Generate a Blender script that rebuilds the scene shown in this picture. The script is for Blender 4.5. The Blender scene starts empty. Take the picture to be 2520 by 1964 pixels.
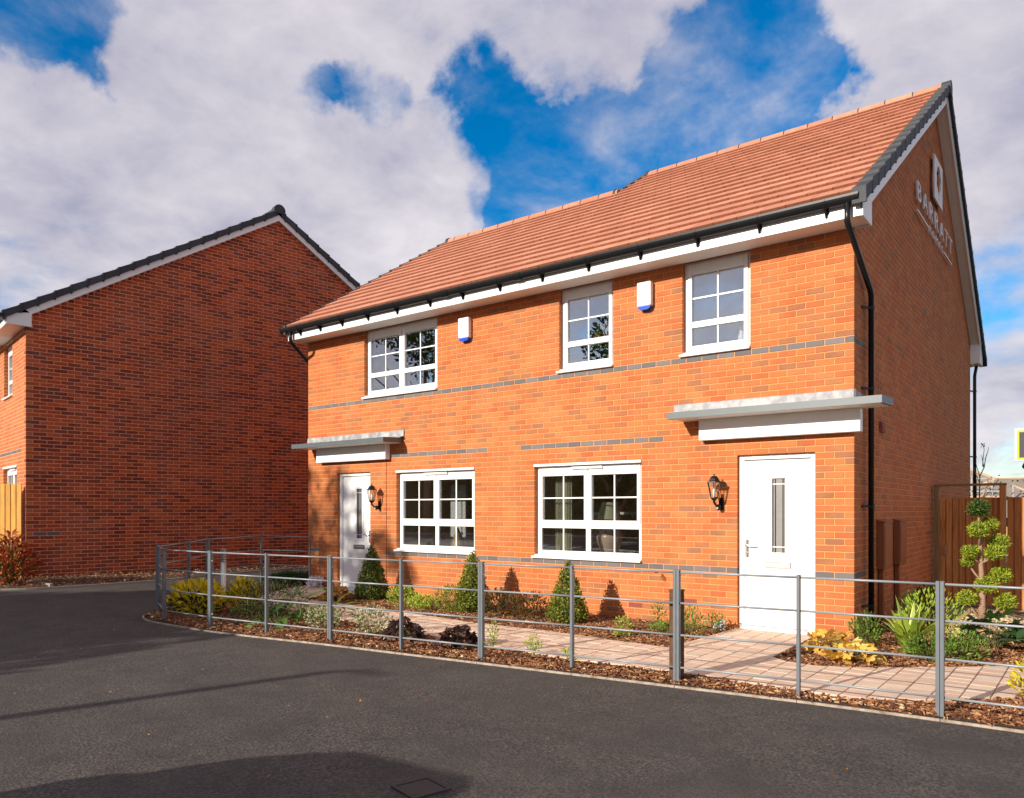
import bpy, bmesh, math, random
from mathutils import Vector, Matrix
R = random.Random(7)
rad = math.radians
S = bpy.context.scene
COL = S.collection

# ------------------------------------------------------------------ camera
cam_d = bpy.data.cameras.new('camera')
cam_d.sensor_width = 36.0
cam_d.lens = 36.0 * 1883.0 / 2520.0
cam_d.shift_y = 273.0 / 2520.0
cam_d.clip_start = 0.1
cam_d.clip_end = 6000.0
cam = bpy.data.objects.new('camera', cam_d)
COL.objects.link(cam)
CAM = Vector((2.329, -9.626, 1.574))
cam.location = CAM
cam.rotation_euler = (rad(90), 0, math.asin(0.6115))
S.camera = cam

# ------------------------------------------------------------------ light, sky, exposure
SUN = Vector((-0.25, -1.0, 0.40)).normalized()          # towards the sun
sun_d = bpy.data.lights.new('sun', 'SUN')
sun_d.energy = 4.7
sun_d.angle = rad(0.53)
sun_d.color = (1.0, 0.93, 0.82)
sun = bpy.data.objects.new('sun', sun_d)
COL.objects.link(sun)
sun.location = SUN * 60
sun.rotation_euler = SUN.to_track_quat('Z', 'Y').to_euler()

VS = S.view_settings
VS.view_transform = 'Standard'
VS.look = 'None'
VS.gamma = 1.0
VS.exposure = 0.50
VS.use_curve_mapping = False
S.render.engine = 'CYCLES'
S.cycles.max_bounces = 8
S.cycles.transparent_max_bounces = 12
S.cycles.use_denoising = True

W = bpy.data.worlds.new('World')
S.world = W
W.use_nodes = True
nt = W.node_tree
for n in list(nt.nodes): nt.nodes.remove(n)
def N(t, **k):
    n = nt.nodes.new(t)
    for a, b in k.items(): setattr(n, a, b)
    return n
def L(a, b): nt.links.new(a, b)
def mth(op, a, b=None, clamp=False):
    n = N('ShaderNodeMath', operation=op, use_clamp=clamp)
    for i, v in enumerate((a, b)):
        if v is None: continue
        if isinstance(v, (int, float)): n.inputs[i].default_value = v
        else: L(v, n.inputs[i])
    return n.outputs[0]
def vmt(op, a, b):
    n = N('ShaderNodeVectorMath', operation=op)
    for i, v in enumerate((a, b)):
        if isinstance(v, (tuple, Vector)): n.inputs[i].default_value = v
        else: L(v, n.inputs[i])
    return n
def mrange(v, a, b, c=0.0, d=1.0):
    n = N('ShaderNodeMapRange', interpolation_type='SMOOTHSTEP')
    L(v, n.inputs[0])
    for i, x in enumerate((a, b, c, d)): n.inputs[i + 1].default_value = x
    return n.outputs[0]
out = N('ShaderNodeOutputWorld')
bg = N('ShaderNodeBackground')
bg.inputs[1].default_value = 0.10
L(bg.outputs[0], out.inputs[0])
sky = N('ShaderNodeTexSky', sky_type='NISHITA', sun_disc=False)
sky.sun_elevation = math.asin(SUN.z)
sky.sun_rotation = math.atan2(SUN.x, SUN.y)
sky.altitude = 100
sky.air_density = 1.0
sky.dust_density = 0.3
sky.ozone_density = 3.0
hs = N('ShaderNodeHueSaturation')
hs.inputs['Saturation'].default_value = 1.45
hs.inputs['Value'].default_value = 1.15
L(sky.outputs[0], hs.inputs['Color'])
tc = N('ShaderNodeTexCoord')
D = tc.outputs['Generated']
sep = N('ShaderNodeSeparateXYZ'); L(D, sep.inputs[0])
zz = mth('ADD', mth('MAXIMUM', sep.outputs[2], 0.0), 0.30)
SEED = 63.0
cx = N('ShaderNodeCombineXYZ')
L(mth('DIVIDE', sep.outputs[0], zz), cx.inputs[0]); L(mth('DIVIDE', sep.outputs[1], zz), cx.inputs[1])
cx.inputs[2].default_value = SEED
def noise(vec, scale, detail=6, rough=0.55, dist=0.0):
    n = N('ShaderNodeTexNoise')
    n.inputs['Scale'].default_value = scale; n.inputs['Detail'].default_value = detail
    n.inputs['Roughness'].default_value = rough; n.inputs['Distortion'].default_value = dist
    L(vec, n.inputs['Vector']); return n.outputs['Fac']
n1 = noise(cx.outputs[0], 3.3, 10, 0.58, 0.3)
n2 = noise(cx.outputs[0], 1.3, 5, 0.5, 0.0)
n3 = noise(cx.outputs[0], 6.0, 8, 0.6, 0.2)
# open blue gaps in the cloud deck: direction (x, y, z), angular radius, weight
GAPS = [(-0.819, 0.313, 0.481, 0.040, 1.00), (-0.826, 0.294, 0.482, 0.037, 1.00), (-0.811, 0.343, 0.475, 0.024, 0.70), (-0.698, 0.535, 0.476, 0.027, 1.00), (-0.675, 0.567, 0.471, 0.029, 1.10), (-0.651, 0.600, 0.466, 0.021, 0.90), (-0.555, 0.669, 0.494, 0.027, 0.90), (-0.548, 0.690, 0.473, 0.032, 1.00), (-0.521, 0.721, 0.458, 0.032, 1.00), (-0.536, 0.725, 0.433, 0.032, 1.00), (-0.564, 0.717, 0.409, 0.032, 1.00), (-0.535, 0.748, 0.393, 0.027, 0.90), (-0.481, 0.754, 0.447, 0.037, 0.90), (-0.431, 0.790, 0.436, 0.042, 1.00), (-0.474, 0.779, 0.411, 0.032, 0.80), (-0.388, 0.797, 0.463, 0.037, 1.00), (-0.379, 0.820, 0.428, 0.037, 1.00), (-0.386, 0.781, 0.492, 0.029, 0.80), (-0.337, 0.825, 0.454, 0.042, 1.00), (-0.296, 0.825, 0.481, 0.042, 1.00), (-0.267, 0.824, 0.500, 0.037, 1.00), (-0.253, 0.853, 0.456, 0.037, 1.00), (-0.269, 0.864, 0.426, 0.037, 1.00), (-0.197, 0.843, 0.500, 0.027, 0.70), (-0.223, 0.851, 0.475, 0.032, 0.90), (-0.479, 0.725, 0.495, 0.024, 0.60), (-0.922, 0.315, 0.224, 0.032, 0.90), (-0.091, 0.960, 0.266, 0.032, 0.35), (-0.103, 0.972, 0.210, 0.032, 0.35), (-0.075, 0.997, 0.029, 0.032, 0.40), (-0.319, 0.825, 0.466, 0.048, 0.80), (-0.344, 0.830, 0.440, 0.042, 0.80), (-0.284, 0.829, 0.482, 0.037, 0.60), (-0.418, 0.766, 0.488, 0.032, -0.90), (-0.367, 0.804, 0.468, 0.021, -0.50), (-0.811, 0.427, 0.401, 0.175, -0.70), (-0.697, 0.616, 0.366, 0.058, -0.50), (-0.129, 0.911, 0.393, 0.074, -0.80), (-0.074, 0.894, 0.442, 0.085, -0.80), (-0.719, 0.477, 0.505, 0.080, -0.40), (-0.588, 0.608, 0.533, 0.037, -0.40), (-0.483, 0.691, 0.539, 0.037, -0.40), (-0.101, 0.992, 0.079, 0.021, -0.40), (-0.776, 0.558, 0.294, 0.080, -0.60)]
wn = N('ShaderNodeTexNoise'); wn.inputs['Scale'].default_value = 4.2; wn.inputs['Detail'].default_value = 9; wn.inputs['Roughness'].default_value = 0.56; L(D, wn.inputs['Vector'])
warp = vmt('SCALE', vmt('SUBTRACT', wn.outputs['Color'], (.5, .5, .5)).outputs[0], (0, 0, 0)); warp.inputs['Scale'].default_value = 0.30
DW = vmt('NORMALIZE', vmt('ADD', D, warp.outputs[0]).outputs[0], (0, 0, 0)).outputs[0]
acc = None
for (gx, gy, gz, rr, w) in GAPS:
    dn = vmt('DOT_PRODUCT', DW, (gx, gy, gz)).outputs['Value']
    v = mth('MULTIPLY', mrange(dn, math.cos(rr * 2.5), 1.0), w)
    acc = v if acc is None else mth('ADD', acc, v)
acc = mth('MINIMUM', mth('MAXIMUM', acc, -0.6), 0.95)
dens = mth('ADD', mth('MULTIPLY', mth('SUBTRACT', n1, 0.5), 2.7), mth('MULTIPLY', mth('SUBTRACT', n3, 0.5), 1.0))
dens = mth('SUBTRACT', mth('ADD', dens, 0.42), mth('MULTIPLY', acc, 0.78))
mask = mth('MULTIPLY', mrange(dens, -0.55, 0.62), 0.97)
ramp = N('ShaderNodeValToRGB')
e = ramp.color_ramp.elements
e[0].position = 0.40; e[0].color = (3.0, 2.95, 3.8, 1)
e[1].position = 0.63; e[1].color = (5.9, 5.55, 5.8, 1)
sh = mth('ADD', mth('MULTIPLY', n3, 0.38), mth('MULTIPLY', n2, 0.64))
L(sh, ramp.inputs[0])
mx = N('ShaderNodeMixRGB'); L(mask, mx.inputs[0]); L(hs.outputs[0], mx.inputs[1]); L(ramp.outputs[0], mx.inputs[2])
L(mx.outputs[0], bg.inputs[0])

# ------------------------------------------------------------------ materials
def ramp_cols(nd, stops):
    el = nd.color_ramp.elements
    while len(el) < len(stops): el.new(0.5)
    for i, (p, c) in enumerate(stops):
        el[i].position = p; el[i].color = (c[0], c[1], c[2], 1)
def mat(name, stops, rough=0.6, noise=None, nscale=20.0, bump=0.0, bscale=60.0, metal=0.0, spec=0.5, trans=0.0, nstretch=None, coat=0.0, stain=None):
    """stops: [(tone, rgb)...] read from the face attribute 'tone'; noise: (rgb, amount) mixed in by a noise field"""
    m = bpy.data.materials.new(name); m.use_nodes = True
    t = m.node_tree; b = t.nodes['Principled BSDF']
    b.inputs['Roughness'].default_value = rough; b.inputs['Metallic'].default_value = metal
    b.inputs['Specular IOR Level'].default_value = spec
    if coat: b.inputs['Coat Weight'].default_value = coat
    def nn(x, **k):
        q = t.nodes.new(x)
        for a, c in k.items(): setattr(q, a, c)
        return q
    geo = nn('ShaderNodeNewGeometry')
    vec = geo.outputs['Position']
    if nstretch:
        mp = nn('ShaderNodeMapping'); mp.inputs['Scale'].default_value = nstretch
        t.links.new(vec, mp.inputs[0]); vec = mp.outputs[0]
    if len(stops) > 1:
        at = nn('ShaderNodeAttribute', attribute_name='tone'); rp = nn('ShaderNodeValToRGB')
        ramp_cols(rp, stops); t.links.new(at.outputs['Fac'], rp.inputs[0]); colr = rp.outputs[0]
    else:
        rgb = nn('ShaderNodeRGB'); rgb.outputs[0].default_value = (*stops[0][1], 1); colr = rgb.outputs[0]
    if noise:
        for (nc, amt, sc) in ([(noise[0], noise[1], nscale)] + (stain or [])):
            tx = nn('ShaderNodeTexNoise'); tx.inputs['Scale'].default_value = sc; tx.inputs['Detail'].default_value = 6
            tx.inputs['Roughness'].default_value = 0.6
            t.links.new(vec if sc > 3 else geo.outputs['Position'], tx.inputs['Vector'])
            mr = nn('ShaderNodeMapRange'); mr.inputs[1].default_value = 0.42; mr.inputs[2].default_value = 0.68; mr.inputs[4].default_value = amt
            t.links.new(tx.outputs['Fac'], mr.inputs[0])
            mi = nn('ShaderNodeMixRGB'); mi.inputs[2].default_value = (*nc, 1)
            t.links.new(mr.outputs[0], mi.inputs[0]); t.links.new(colr, mi.inputs[1]); colr = mi.outputs[0]
    t.links.new(colr, b.inputs['Base Color'])
    if bump:
        tb = nn('ShaderNodeTexNoise'); tb.inputs['Scale'].default_value = bscale; tb.inputs['Detail'].default_value = 4
        t.links.new(vec, tb.inputs['Vector'])
        bp = nn('ShaderNodeBump'); bp.inputs['Strength'].default_value = bump; bp.inputs['Distance'].default_value = 0.01
        t.links.new(tb.outputs['Fac'], bp.inputs['Height']); t.links.new(bp.outputs[0], b.inputs['Normal'])
    if trans:
        tl = nn('ShaderNodeBsdfTranslucent'); t.links.new(colr, tl.inputs[0])
        ms = nn('ShaderNodeMixShader'); ms.inputs[0].default_value = trans
        t.links.new(b.outputs[0], ms.inputs[1]); t.links.new(tl.outputs[0], ms.inputs[2])
        t.links.new(ms.outputs[0], t.nodes['Material Output'].inputs[0])
    return m
M = {}
M['brick'] = mat('orange_brick', [(0, (.42, .088, .025)), (.2, (.47, .120, .030)), (.5, (.50, .146, .036)), (.75, (.53, .172, .046)), (.84, (.44, .140, .045)), (1, (.25, .108, .055))], .85, ((.34, .120, .040), .75), 14, .35, 90, nstretch=(1, 1, 2.2), stain=[((.43, .100, .018), .5, .55), ((.62, .27, .11), .22, 2.4)])
M['mortar'] = mat('buff_mortar', [(0, (.68, .30, .115))], .95, ((.58, .24, .09), .6), 9, .3, 120)
M['blue_brick'] = mat('grey_brick', [(0, (.105, .094, .094)), (1, (.175, .155, .150))], .75, ((.15, .12, .105), .5), 12, .25, 90)
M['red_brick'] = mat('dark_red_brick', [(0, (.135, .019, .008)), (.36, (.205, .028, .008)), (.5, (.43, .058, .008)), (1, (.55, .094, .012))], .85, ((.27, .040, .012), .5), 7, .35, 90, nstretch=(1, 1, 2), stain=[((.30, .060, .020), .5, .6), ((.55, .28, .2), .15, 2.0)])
M['pink_mortar'] = mat('pink_mortar', [(0, (.86, .38, .21))], .95, ((.5, .26, .17), .5), 6, .3, 120)
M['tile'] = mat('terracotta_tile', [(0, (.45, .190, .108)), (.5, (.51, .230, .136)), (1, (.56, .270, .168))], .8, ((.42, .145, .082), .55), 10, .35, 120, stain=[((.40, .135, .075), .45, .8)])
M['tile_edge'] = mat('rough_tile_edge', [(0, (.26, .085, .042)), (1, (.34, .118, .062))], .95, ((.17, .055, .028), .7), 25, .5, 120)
M['slate'] = mat('dark_tile', [(0, (.022, .024, .030)), (1, (.042, .045, .055))], .6, ((.03, .03, .035), .5), 8, .3, 80)
M['verge'] = mat('grey_verge', [(0, (.014, .015, .018)), (1, (.036, .038, .045))], .65, ((.05, .052, .06), .5), 12, .15, 60)
M['white'] = mat('white_upvc', [(0, (.82, .81, .79))], .32, ((.76, .75, .73), .35), 3, 0)
M['soffit'] = mat('white_soffit', [(0, (.80, .77, .73))], .5, ((.72, .70, .66), .4), 4, 0)
M['black'] = mat('black_plastic', [(0, (.009, .009, .010))], .3, ((.014, .014, .014), .5), 5, 0, spec=.28)
M['lead'] = mat('lead_flashing', [(0, (.22, .215, .225))], .55, ((.50, .47, .45), .85), 7, .25, 30)
M['greymetal'] = mat('grey_fascia', [(0, (.088, .104, .108))], .4, ((.11, .126, .13), .4), 4, 0)
M['rail'] = mat('grey_painted_steel', [(0, (.125, .14, .155))], .38, ((.165, .175, .185), .5), 9, .05, 80, spec=.6)
M['tube'] = mat('galvanised_tube', [(0, (.235, .25, .262))], .36, ((.29, .30, .31), .5), 9, .05, 80, spec=.6)
M['chrome'] = mat('polished_metal', [(0, (.62, .60, .57))], .22, None, metal=1.0)
M['steel'] = mat('brushed_steel', [(0, (.55, .52, .48))], .35, ((.45, .43, .40), .5), 30, 0, metal=.9, nstretch=(1, 1, .05))
M['brown'] = mat('brown_plastic', [(0, (.23, .072, .026))], .5, ((.27, .090, .034), .5), 4, 0)
M['blueplastic'] = mat('blue_lens', [(0, (.01, .07, .55))], .2, None)
M['terra'] = mat('terracotta_vent', [(0, (.26, .055, .03))], .7, None)
M['asphalt'] = mat('asphalt', [(0, (.020, .016, .014))], .85, ((.140, .114, .092), 1.0), 55, 1.0, 60, stain=[((.105, .088, .074), .30, 1.4), ((.030, .024, .021), .6, .7), ((.085, .070, .060), .35, .33), ((.020, .017, .016), .5, 2.3)])
M['kerb'] = mat('pale_kerb', [(0, (.40, .32, .25))], .9, ((.16, .11, .075), .9), 11, .4, 60)
M['soil'] = mat('dark_soil', [(0, (.06, .030, .016))], .95, ((.03, .016, .010), .7), 30, .8, 60)
M['chip'] = mat('bark_chip', [(0, (.085, .028, .011)), (.4, (.24, .085, .030)), (.75, (.42, .185, .070)), (1, (.62, .38, .18))], .85, ((.12, .042, .018), .4), 60, .3, 150)
M['grass'] = mat('grass_ground', [(0, (.05, .075, .02))], .95, ((.08, .09, .03), .6), 3, .5, 20)
M['paver'] = mat('pink_paving', [(0, (.56, .385, .275)), (.5, (.64, .45, .325)), (.8, (.68, .51, .38)), (1, (.60, .475, .35))], .85, ((.50, .33, .235), .55), 7, .4, 60)
M['joint'] = mat('sand_joint', [(0, (.27, .18, .125))], .95, None)
M['timber'] = mat('brown_timber', [(0, (.50, .185, .042)), (1, (.72, .31, .085))], .75, ((.28, .085, .02), .75), 5, .3, 30, nstretch=(6, 6, .5))
M['timber_d'] = mat('weathered_timber', [(0, (.075, .035, .018))], .9, ((.15, .075, .035), .8), 9, .5, 40, nstretch=(5, 5, 1))
M['timber_y'] = mat('yellow_timber', [(0, (.62, .29, .035)), (1, (.74, .40, .07))], .7, ((.42, .17, .03), .6), 4, .25, 30, nstretch=(5, 5, .5))
M['post_timber'] = mat('green_timber', [(0, (.30, .17, .05))], .75, ((.20, .10, .03), .6), 6, .25, 30, nstretch=(5, 5, .5))
M['sandwall'] = mat('sandstone_sleeper', [(0, (.62, .40, .19))], .8, ((.52, .31, .14), .6), 8, .3, 40)
M['gravel'] = mat('pale_gravel', [(0, (.48, .36, .20)), (1, (.72, .60, .40))], .85, None)
M['concrete'] = mat('concrete', [(0, (.30, .25, .21))], .9, ((.24, .2, .17), .6), 8, .3, 40)
M['bark'] = mat('tree_bark', [(0, (.26, .155, .095)), (1, (.40, .26, .17))], .9, ((.19, .105, .065), .6), 25, .6, 50)
def leafm(name, a, b, c=None, tr=.30, rough=.5):
    return mat(name, [(0, a), (.55, b), (1, c or b)], rough, None, trans=tr, spec=.35)
M['cone'] = leafm('box_leaf', (.07, .095, .010), (.25, .28, .025), (.50, .48, .06))
M['conedark'] = leafm('dark_box_leaf', (.04, .06, .010), (.13, .165, .018), (.30, .30, .04))
M['lime'] = leafm('lime_leaf', (.14, .22, .015), (.30, .42, .03), (.45, .55, .06))
M['limebush'] = leafm('olive_leaf', (.09, .13, .012), (.21, .26, .025), (.36, .38, .05))
M['yellow'] = leafm('yellow_leaf', (.12, .16, .012), (.70, .55, .015), (.85, .64, .03))
M['dark'] = leafm('dark_leaf', (.014, .028, .008), (.030, .060, .014), (.06, .11, .03), .2)
M['padtop'] = leafm('dark_conifer_tuft', (.02, .045, .010), (.06, .11, .016), (.15, .22, .03))
M['hosta'] = leafm('broad_leaf', (.035, .080, .015), (.075, .16, .025), (.15, .27, .05), .25, .35)
M['varieg'] = leafm('cream_leaf', (.13, .19, .06), (.44, .46, .22), (.68, .66, .42))
M['purple'] = leafm('purple_leaf', (.030, .014, .014), (.075, .032, .026), (.16, .085, .06), .15, .35)
M['orange'] = leafm('orange_leaf', (.30, .09, .01), (.56, .22, .025), (.68, .36, .06))
M['gold'] = leafm('golden_leaf', (.60, .30, .03), (.78, .48, .07), (.82, .60, .20))
M['red'] = leafm('red_leaf', (.20, .028, .012), (.46, .075, .020), (.66, .20, .06))
M['redgreen'] = leafm('bronze_leaf', (.035, .045, .010), (.10, .075, .018), (.24, .09, .03))
M['flax'] = leafm('striped_blade', (.16, .26, .03), (.46, .52, .06), (.80, .76, .22))
M['green'] = leafm('mid_green_leaf', (.045, .09, .012), (.11, .20, .022), (.24, .34, .05))
M['pad'] = leafm('conifer_tuft', (.08, .13, .012), (.30, .38, .025), (.62, .62, .06))
M['glossy'] = leafm('glossy_leaf', (.018, .050, .012), (.040, .095, .022), (.09, .17, .04), .2, .25)
M['sage'] = leafm('sage_leaf', (.12, .17, .12), (.22, .29, .22), (.34, .42, .33), .25)
M['stalk'] = mat('plant_stalk', [(0, (.16, .14, .05))], .8, None)
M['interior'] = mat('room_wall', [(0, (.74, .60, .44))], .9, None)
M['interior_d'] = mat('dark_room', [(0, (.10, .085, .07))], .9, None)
M['curtain'] = mat('pale_curtain', [(0, (.50, .50, .33)), (1, (.62, .62, .45))], .9, None, trans=.25)
M['cream'] = mat('cream_ceramic', [(0, (.62, .47, .36))], .25, None)
M['goldo'] = mat('gold_ornament', [(0, (.55, .38, .14))], .35, None, metal=.4)
M['peach'] = mat('peach_petal', [(0, (.72, .42, .22)), (1, (.85, .60, .42))], .7, None, trans=.2)
M['whiteletter'] = mat('white_sign', [(0, (.74, .71, .71))], .5, None)
M['signgrey'] = mat('grey_sign', [(0, (.060, .056, .060))], .5, None)
M['signgreen'] = mat('green_border', [(0, (.42, .52, .02))], .5, None)
M['roofgrey'] = mat('weathered_roof', [(0, (.23, .19, .16)), (1, (.30, .25, .21))], .9, ((.17, .14, .12), .6), 1.5, .2, 8)
M['scaff'] = mat('scaffold_tube', [(0, (.34, .33, .31))], .5, None)
M['board'] = mat('scaffold_board', [(0, (.40, .29, .18))], .8, None)
M['carpaint'] = mat('dark_car_paint', [(0, (.03, .032, .04))], .25, None, coat=1.0)
M['rubber'] = mat('rubber', [(0, (.015, .015, .015))], .8, None)
M['leaf_far'] = leafm('tree_leaf', (.020, .034, .008), (.045, .070, .014), (.09, .12, .025))
M['rust'] = mat('rusty_iron', [(0, (.040, .031, .026))], .8, ((.060, .042, .032), .6), 20, .4, 60)
M['hose'] = mat('pale_blue_hose', [(0, (.42, .60, .72))], .4, None)
M['plasticbag'] = mat('white_plastic', [(0, (.72, .72, .76))], .4, None, trans=.3)
M['render'] = mat('plain_side_wall', [(0, (.42, .12, .05))], .9, None)
def glassmat(name, base, k, tint=(.80, .84, .82)):
    m = bpy.data.materials.new(name); m.use_nodes = True
    t = m.node_tree
    for q in list(t.nodes): t.nodes.remove(q)
    o = t.nodes.new('ShaderNodeOutputMaterial'); tr = t.nodes.new('ShaderNodeBsdfTransparent'); tr.inputs[0].default_value = (*tint, 1)
    g = t.nodes.new('ShaderNodeBsdfGlossy'); g.inputs['Roughness'].default_value = 0.0; g.inputs[0].default_value = (.93, .96, 1, 1)
    ge = t.nodes.new('ShaderNodeNewGeometry'); dt = t.nodes.new('ShaderNodeVectorMath'); dt.operation = 'DOT_PRODUCT'
    t.links.new(ge.outputs['Normal'], dt.inputs[0]); t.links.new(ge.outputs['Incoming'], dt.inputs[1])
    ab = t.nodes.new('ShaderNodeMath'); ab.operation = 'ABSOLUTE'; t.links.new(dt.outputs['Value'], ab.inputs[0])
    om = t.nodes.new('ShaderNodeMath'); om.operation = 'SUBTRACT'; om.inputs[0].default_value = 1.0; t.links.new(ab.outputs[0], om.inputs[1])
    f = t.nodes.new('ShaderNodeMath'); f.operation = 'POWER'; f.inputs[1].default_value = 4.0; t.links.new(om.outputs[0], f.inputs[0])   # Schlick: the same from either side of the pane
    ma = t.nodes.new('ShaderNodeMath'); ma.operation = 'MULTIPLY_ADD'; ma.inputs[1].default_value = k; ma.inputs[2].default_value = base; ma.use_clamp = True
    mxx = t.nodes.new('ShaderNodeMixShader')
    t.links.new(f.outputs[0], ma.inputs[0]); t.links.new(ma.outputs[0], mxx.inputs[0])
    t.links.new(tr.outputs[0], mxx.inputs[1]); t.links.new(g.outputs[0], mxx.inputs[2]); t.links.new(mxx.outputs[0], o.inputs[0])
    return m
M['glass'] = glassmat('window_glass', .30, .8, (.96, .97, .96))
M['lampglass'] = glassmat('lamp_glass', .05, .8, (.95, .95, .93))
M['frosted'] = mat('frosted_glass', [(0, (.24, .23, .215))], .22, ((.30, .29, .27), .5), 9, .2, 25)

# ------------------------------------------------------------------ mesh helpers
WORLD = {}
def place(o, loc, parent):
    loc = Vector(loc); WORLD[o.name] = loc
    if parent is not None:
        o.parent = parent; o.location = loc - WORLD[parent.name]
    else: o.location = loc
    COL.objects.link(o)
def rnd(a, b): return R.uniform(a, b)
def frame(n, up=Vector((0, 0, 1))):
    n = n.normalized()
    if abs(n.dot(up)) > .98: up = Vector((1, 0, 0))
    a = up.cross(n).normalized(); b = n.cross(a)
    return a, b
class MB:
    def __init__(s): s.v = []; s.f = []; s.m = []; s.t = []
    def face(s, pts, m=0, t=.5):
        i = len(s.v); s.v.extend([tuple(p) for p in pts]); s.f.append(tuple(range(i, i + len(pts)))); s.m.append(m); s.t.append(t)
    def add(s, vs, fs, m=0, t=.5):
        i = len(s.v); s.v.extend([tuple(p) for p in vs])
        for f in fs: s.f.append(tuple(i + k for k in f)); s.m.append(m); s.t.append(t)
    def box(s, x0, x1, y0, y1, z0, z1, m=0, t=.5, X=None):
        p = [Vector((x, y, z)) for z in (z0, z1) for y in (y0, y1) for x in (x0, x1)]
        if X: p = [X(q) for q in p]
        s.add(p, [(0, 2, 3, 1), (4, 5, 7, 6), (0, 1, 5, 4), (2, 6, 7, 3), (0, 4, 6, 2), (1, 3, 7, 5)], m, t)
    def bbox(s, x0, x1, y0, y1, z0, z1, c=.004, m=0, t=.5, X=None):
        """box with all twelve edges bevelled"""
        bm = bmesh.new(); bmesh.ops.create_cube(bm, size=1)
        bmesh.ops.scale(bm, vec=(x1 - x0, y1 - y0, z1 - z0), verts=bm.verts)
        bmesh.ops.translate(bm, vec=((x0 + x1) / 2, (y0 + y1) / 2, (z0 + z1) / 2), verts=bm.verts)
        bmesh.ops.bevel(bm, geom=list(bm.edges), offset=c, segments=1, affect='EDGES')
        bm.verts.index_update(); vs = [v.co.copy() for v in bm.verts]
        if X: vs = [X(q) for q in vs]
        s.add(vs, [tuple(v.index for v in f.verts) for f in bm.faces], m, t); bm.free()
    def ring(s, c, a, b, ra, rb, n, ph=0): return [c + a * (ra * math.cos(2 * math.pi * k / n + ph)) + b * (rb * math.sin(2 * math.pi * k / n + ph)) for k in range(n)]
    def tube(s, pts, r, n=8, m=0, t=.5, caps=True):
        pts = [Vector(p) for p in pts]; rs = r if isinstance(r, (list, tuple)) else [r] * len(pts)
        i0 = len(s.v); a = None
        for k, p in enumerate(pts):
            d = (pts[min(k + 1, len(pts) - 1)] - pts[max(k - 1, 0)]).normalized()
            if a is None: a, b = frame(d)
            else:
                a = (a - d * a.dot(d)).normalized(); b = d.cross(a)
            s.v.extend([tuple(q) for q in s.ring(p, a, b, rs[k], rs[k], n)])
        for k in range(len(pts) - 1):
            for j in range(n):
                s.f.append((i0 + k * n + j, i0 + k * n + (j + 1) % n, i0 + (k + 1) * n + (j + 1) % n, i0 + (k + 1) * n + j)); s.m.append(m); s.t.append(t)
        if caps:
            s.f.append(tuple(i0 + j for j in range(n - 1, -1, -1))); s.m.append(m); s.t.append(t)
            s.f.append(tuple(i0 + (len(pts) - 1) * n + j for j in range(n))); s.m.append(m); s.t.append(t)
    def lathe(s, prof, c, n=16, m=0, t=.5, ph=0):
        c = Vector(c); i0 = len(s.v)
        for (r, z) in prof: s.v.extend([tuple(q) for q in s.ring(c + Vector((0, 0, z)), Vector((1, 0, 0)), Vector((0, 1, 0)), r, r, n, ph)])
        for k in range(len(prof) - 1):
            for j in range(n):
                s.f.append((i0 + k * n + j, i0 + k * n + (j + 1) % n, i0 + (k + 1) * n + (j + 1) % n, i0 + (k + 1) * n + j)); s.m.append(m); s.t.append(t)
    def prism(s, poly, axis, a0, a1, m=0, t=.5, X=None):
        """poly: list of 2-D points in the plane perpendicular to axis ('x': (y,z), 'y': (x,z), 'z': (x,y))"""
        def P(q, a):
            v = Vector({'x': (a, q[0], q[1]), 'y': (q[0], a, q[1]), 'z': (q[0], q[1], a)}[axis])
            return X(v) if X else v
        n = len(poly); vs = [P(q, a0) for q in poly] + [P(q, a1) for q in poly]
        s.add(vs, [tuple(range(n - 1, -1, -1)), tuple(range(n, 2 * n))] + [(k, (k + 1) % n, n + (k + 1) % n, n + k) for k in range(n)], m, t)
    def leaf(s, p, d, n, l, w, t=.5, m=0, fold=.25, bend=0.0):
        """a pointed leaf folded along its midrib: four triangles"""
        d = d.normalized(); sd = d.cross(n)
        if sd.length < 1e-4: sd = d.orthogonal()
        sd.normalize(); up = sd.cross(d)
        mid = p + d * (l * .5) - up * (w * fold); tip = p + d * l - up * (bend * l)
        s.add([p, mid + sd * (w * .5) + up * (w * fold), tip, mid - sd * (w * .5) + up * (w * fold), mid], [(0, 4, 1), (4, 2, 1), (0, 3, 4), (4, 3, 2)], m, t)
    def mesh(s, name, mats, origin=(0, 0, 0), smooth=False):
        me = bpy.data.meshes.new(name); o = Vector(origin)
        me.from_pydata([(v[0] - o.x, v[1] - o.y, v[2] - o.z) for v in s.v], [], s.f)
        for q in (mats if isinstance(mats, (list, tuple)) else [mats]): me.materials.append(q)
        if any(s.m): me.polygons.foreach_set('material_index', s.m)
        at = me.attributes.new('tone', 'FLOAT', 'FACE'); at.data.foreach_set('value', s.t)
        if smooth: me.polygons.foreach_set('use_smooth', [True] * len(s.f))
        me.update(); return me
    def build(s, name, mats, parent=None, smooth=False, origin=None, kind=None, label=None, cat=None, group=None):
        if origin is None:
            xs = [v[0] for v in s.v]; ys = [v[1] for v in s.v]; zs = [v[2] for v in s.v]
            origin = ((min(xs) + max(xs)) / 2, (min(ys) + max(ys)) / 2, min(zs))
        o = bpy.data.objects.new(name, s.mesh(name, mats, origin, smooth))
        place(o, origin, parent); props(o, label, cat, group, kind); return o
def props(o, label=None, cat=None, group=None, kind=None):
    if label: o['label'] = label
    if cat: o['category'] = cat
    if group: o['group'] = group
    if kind: o['kind'] = kind
    return o
def thing(name, loc, label, cat, group=None):
    o = bpy.data.objects.new(name, None); o.empty_display_size = .1
    place(o, loc, None); return props(o, label, cat, group)
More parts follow.
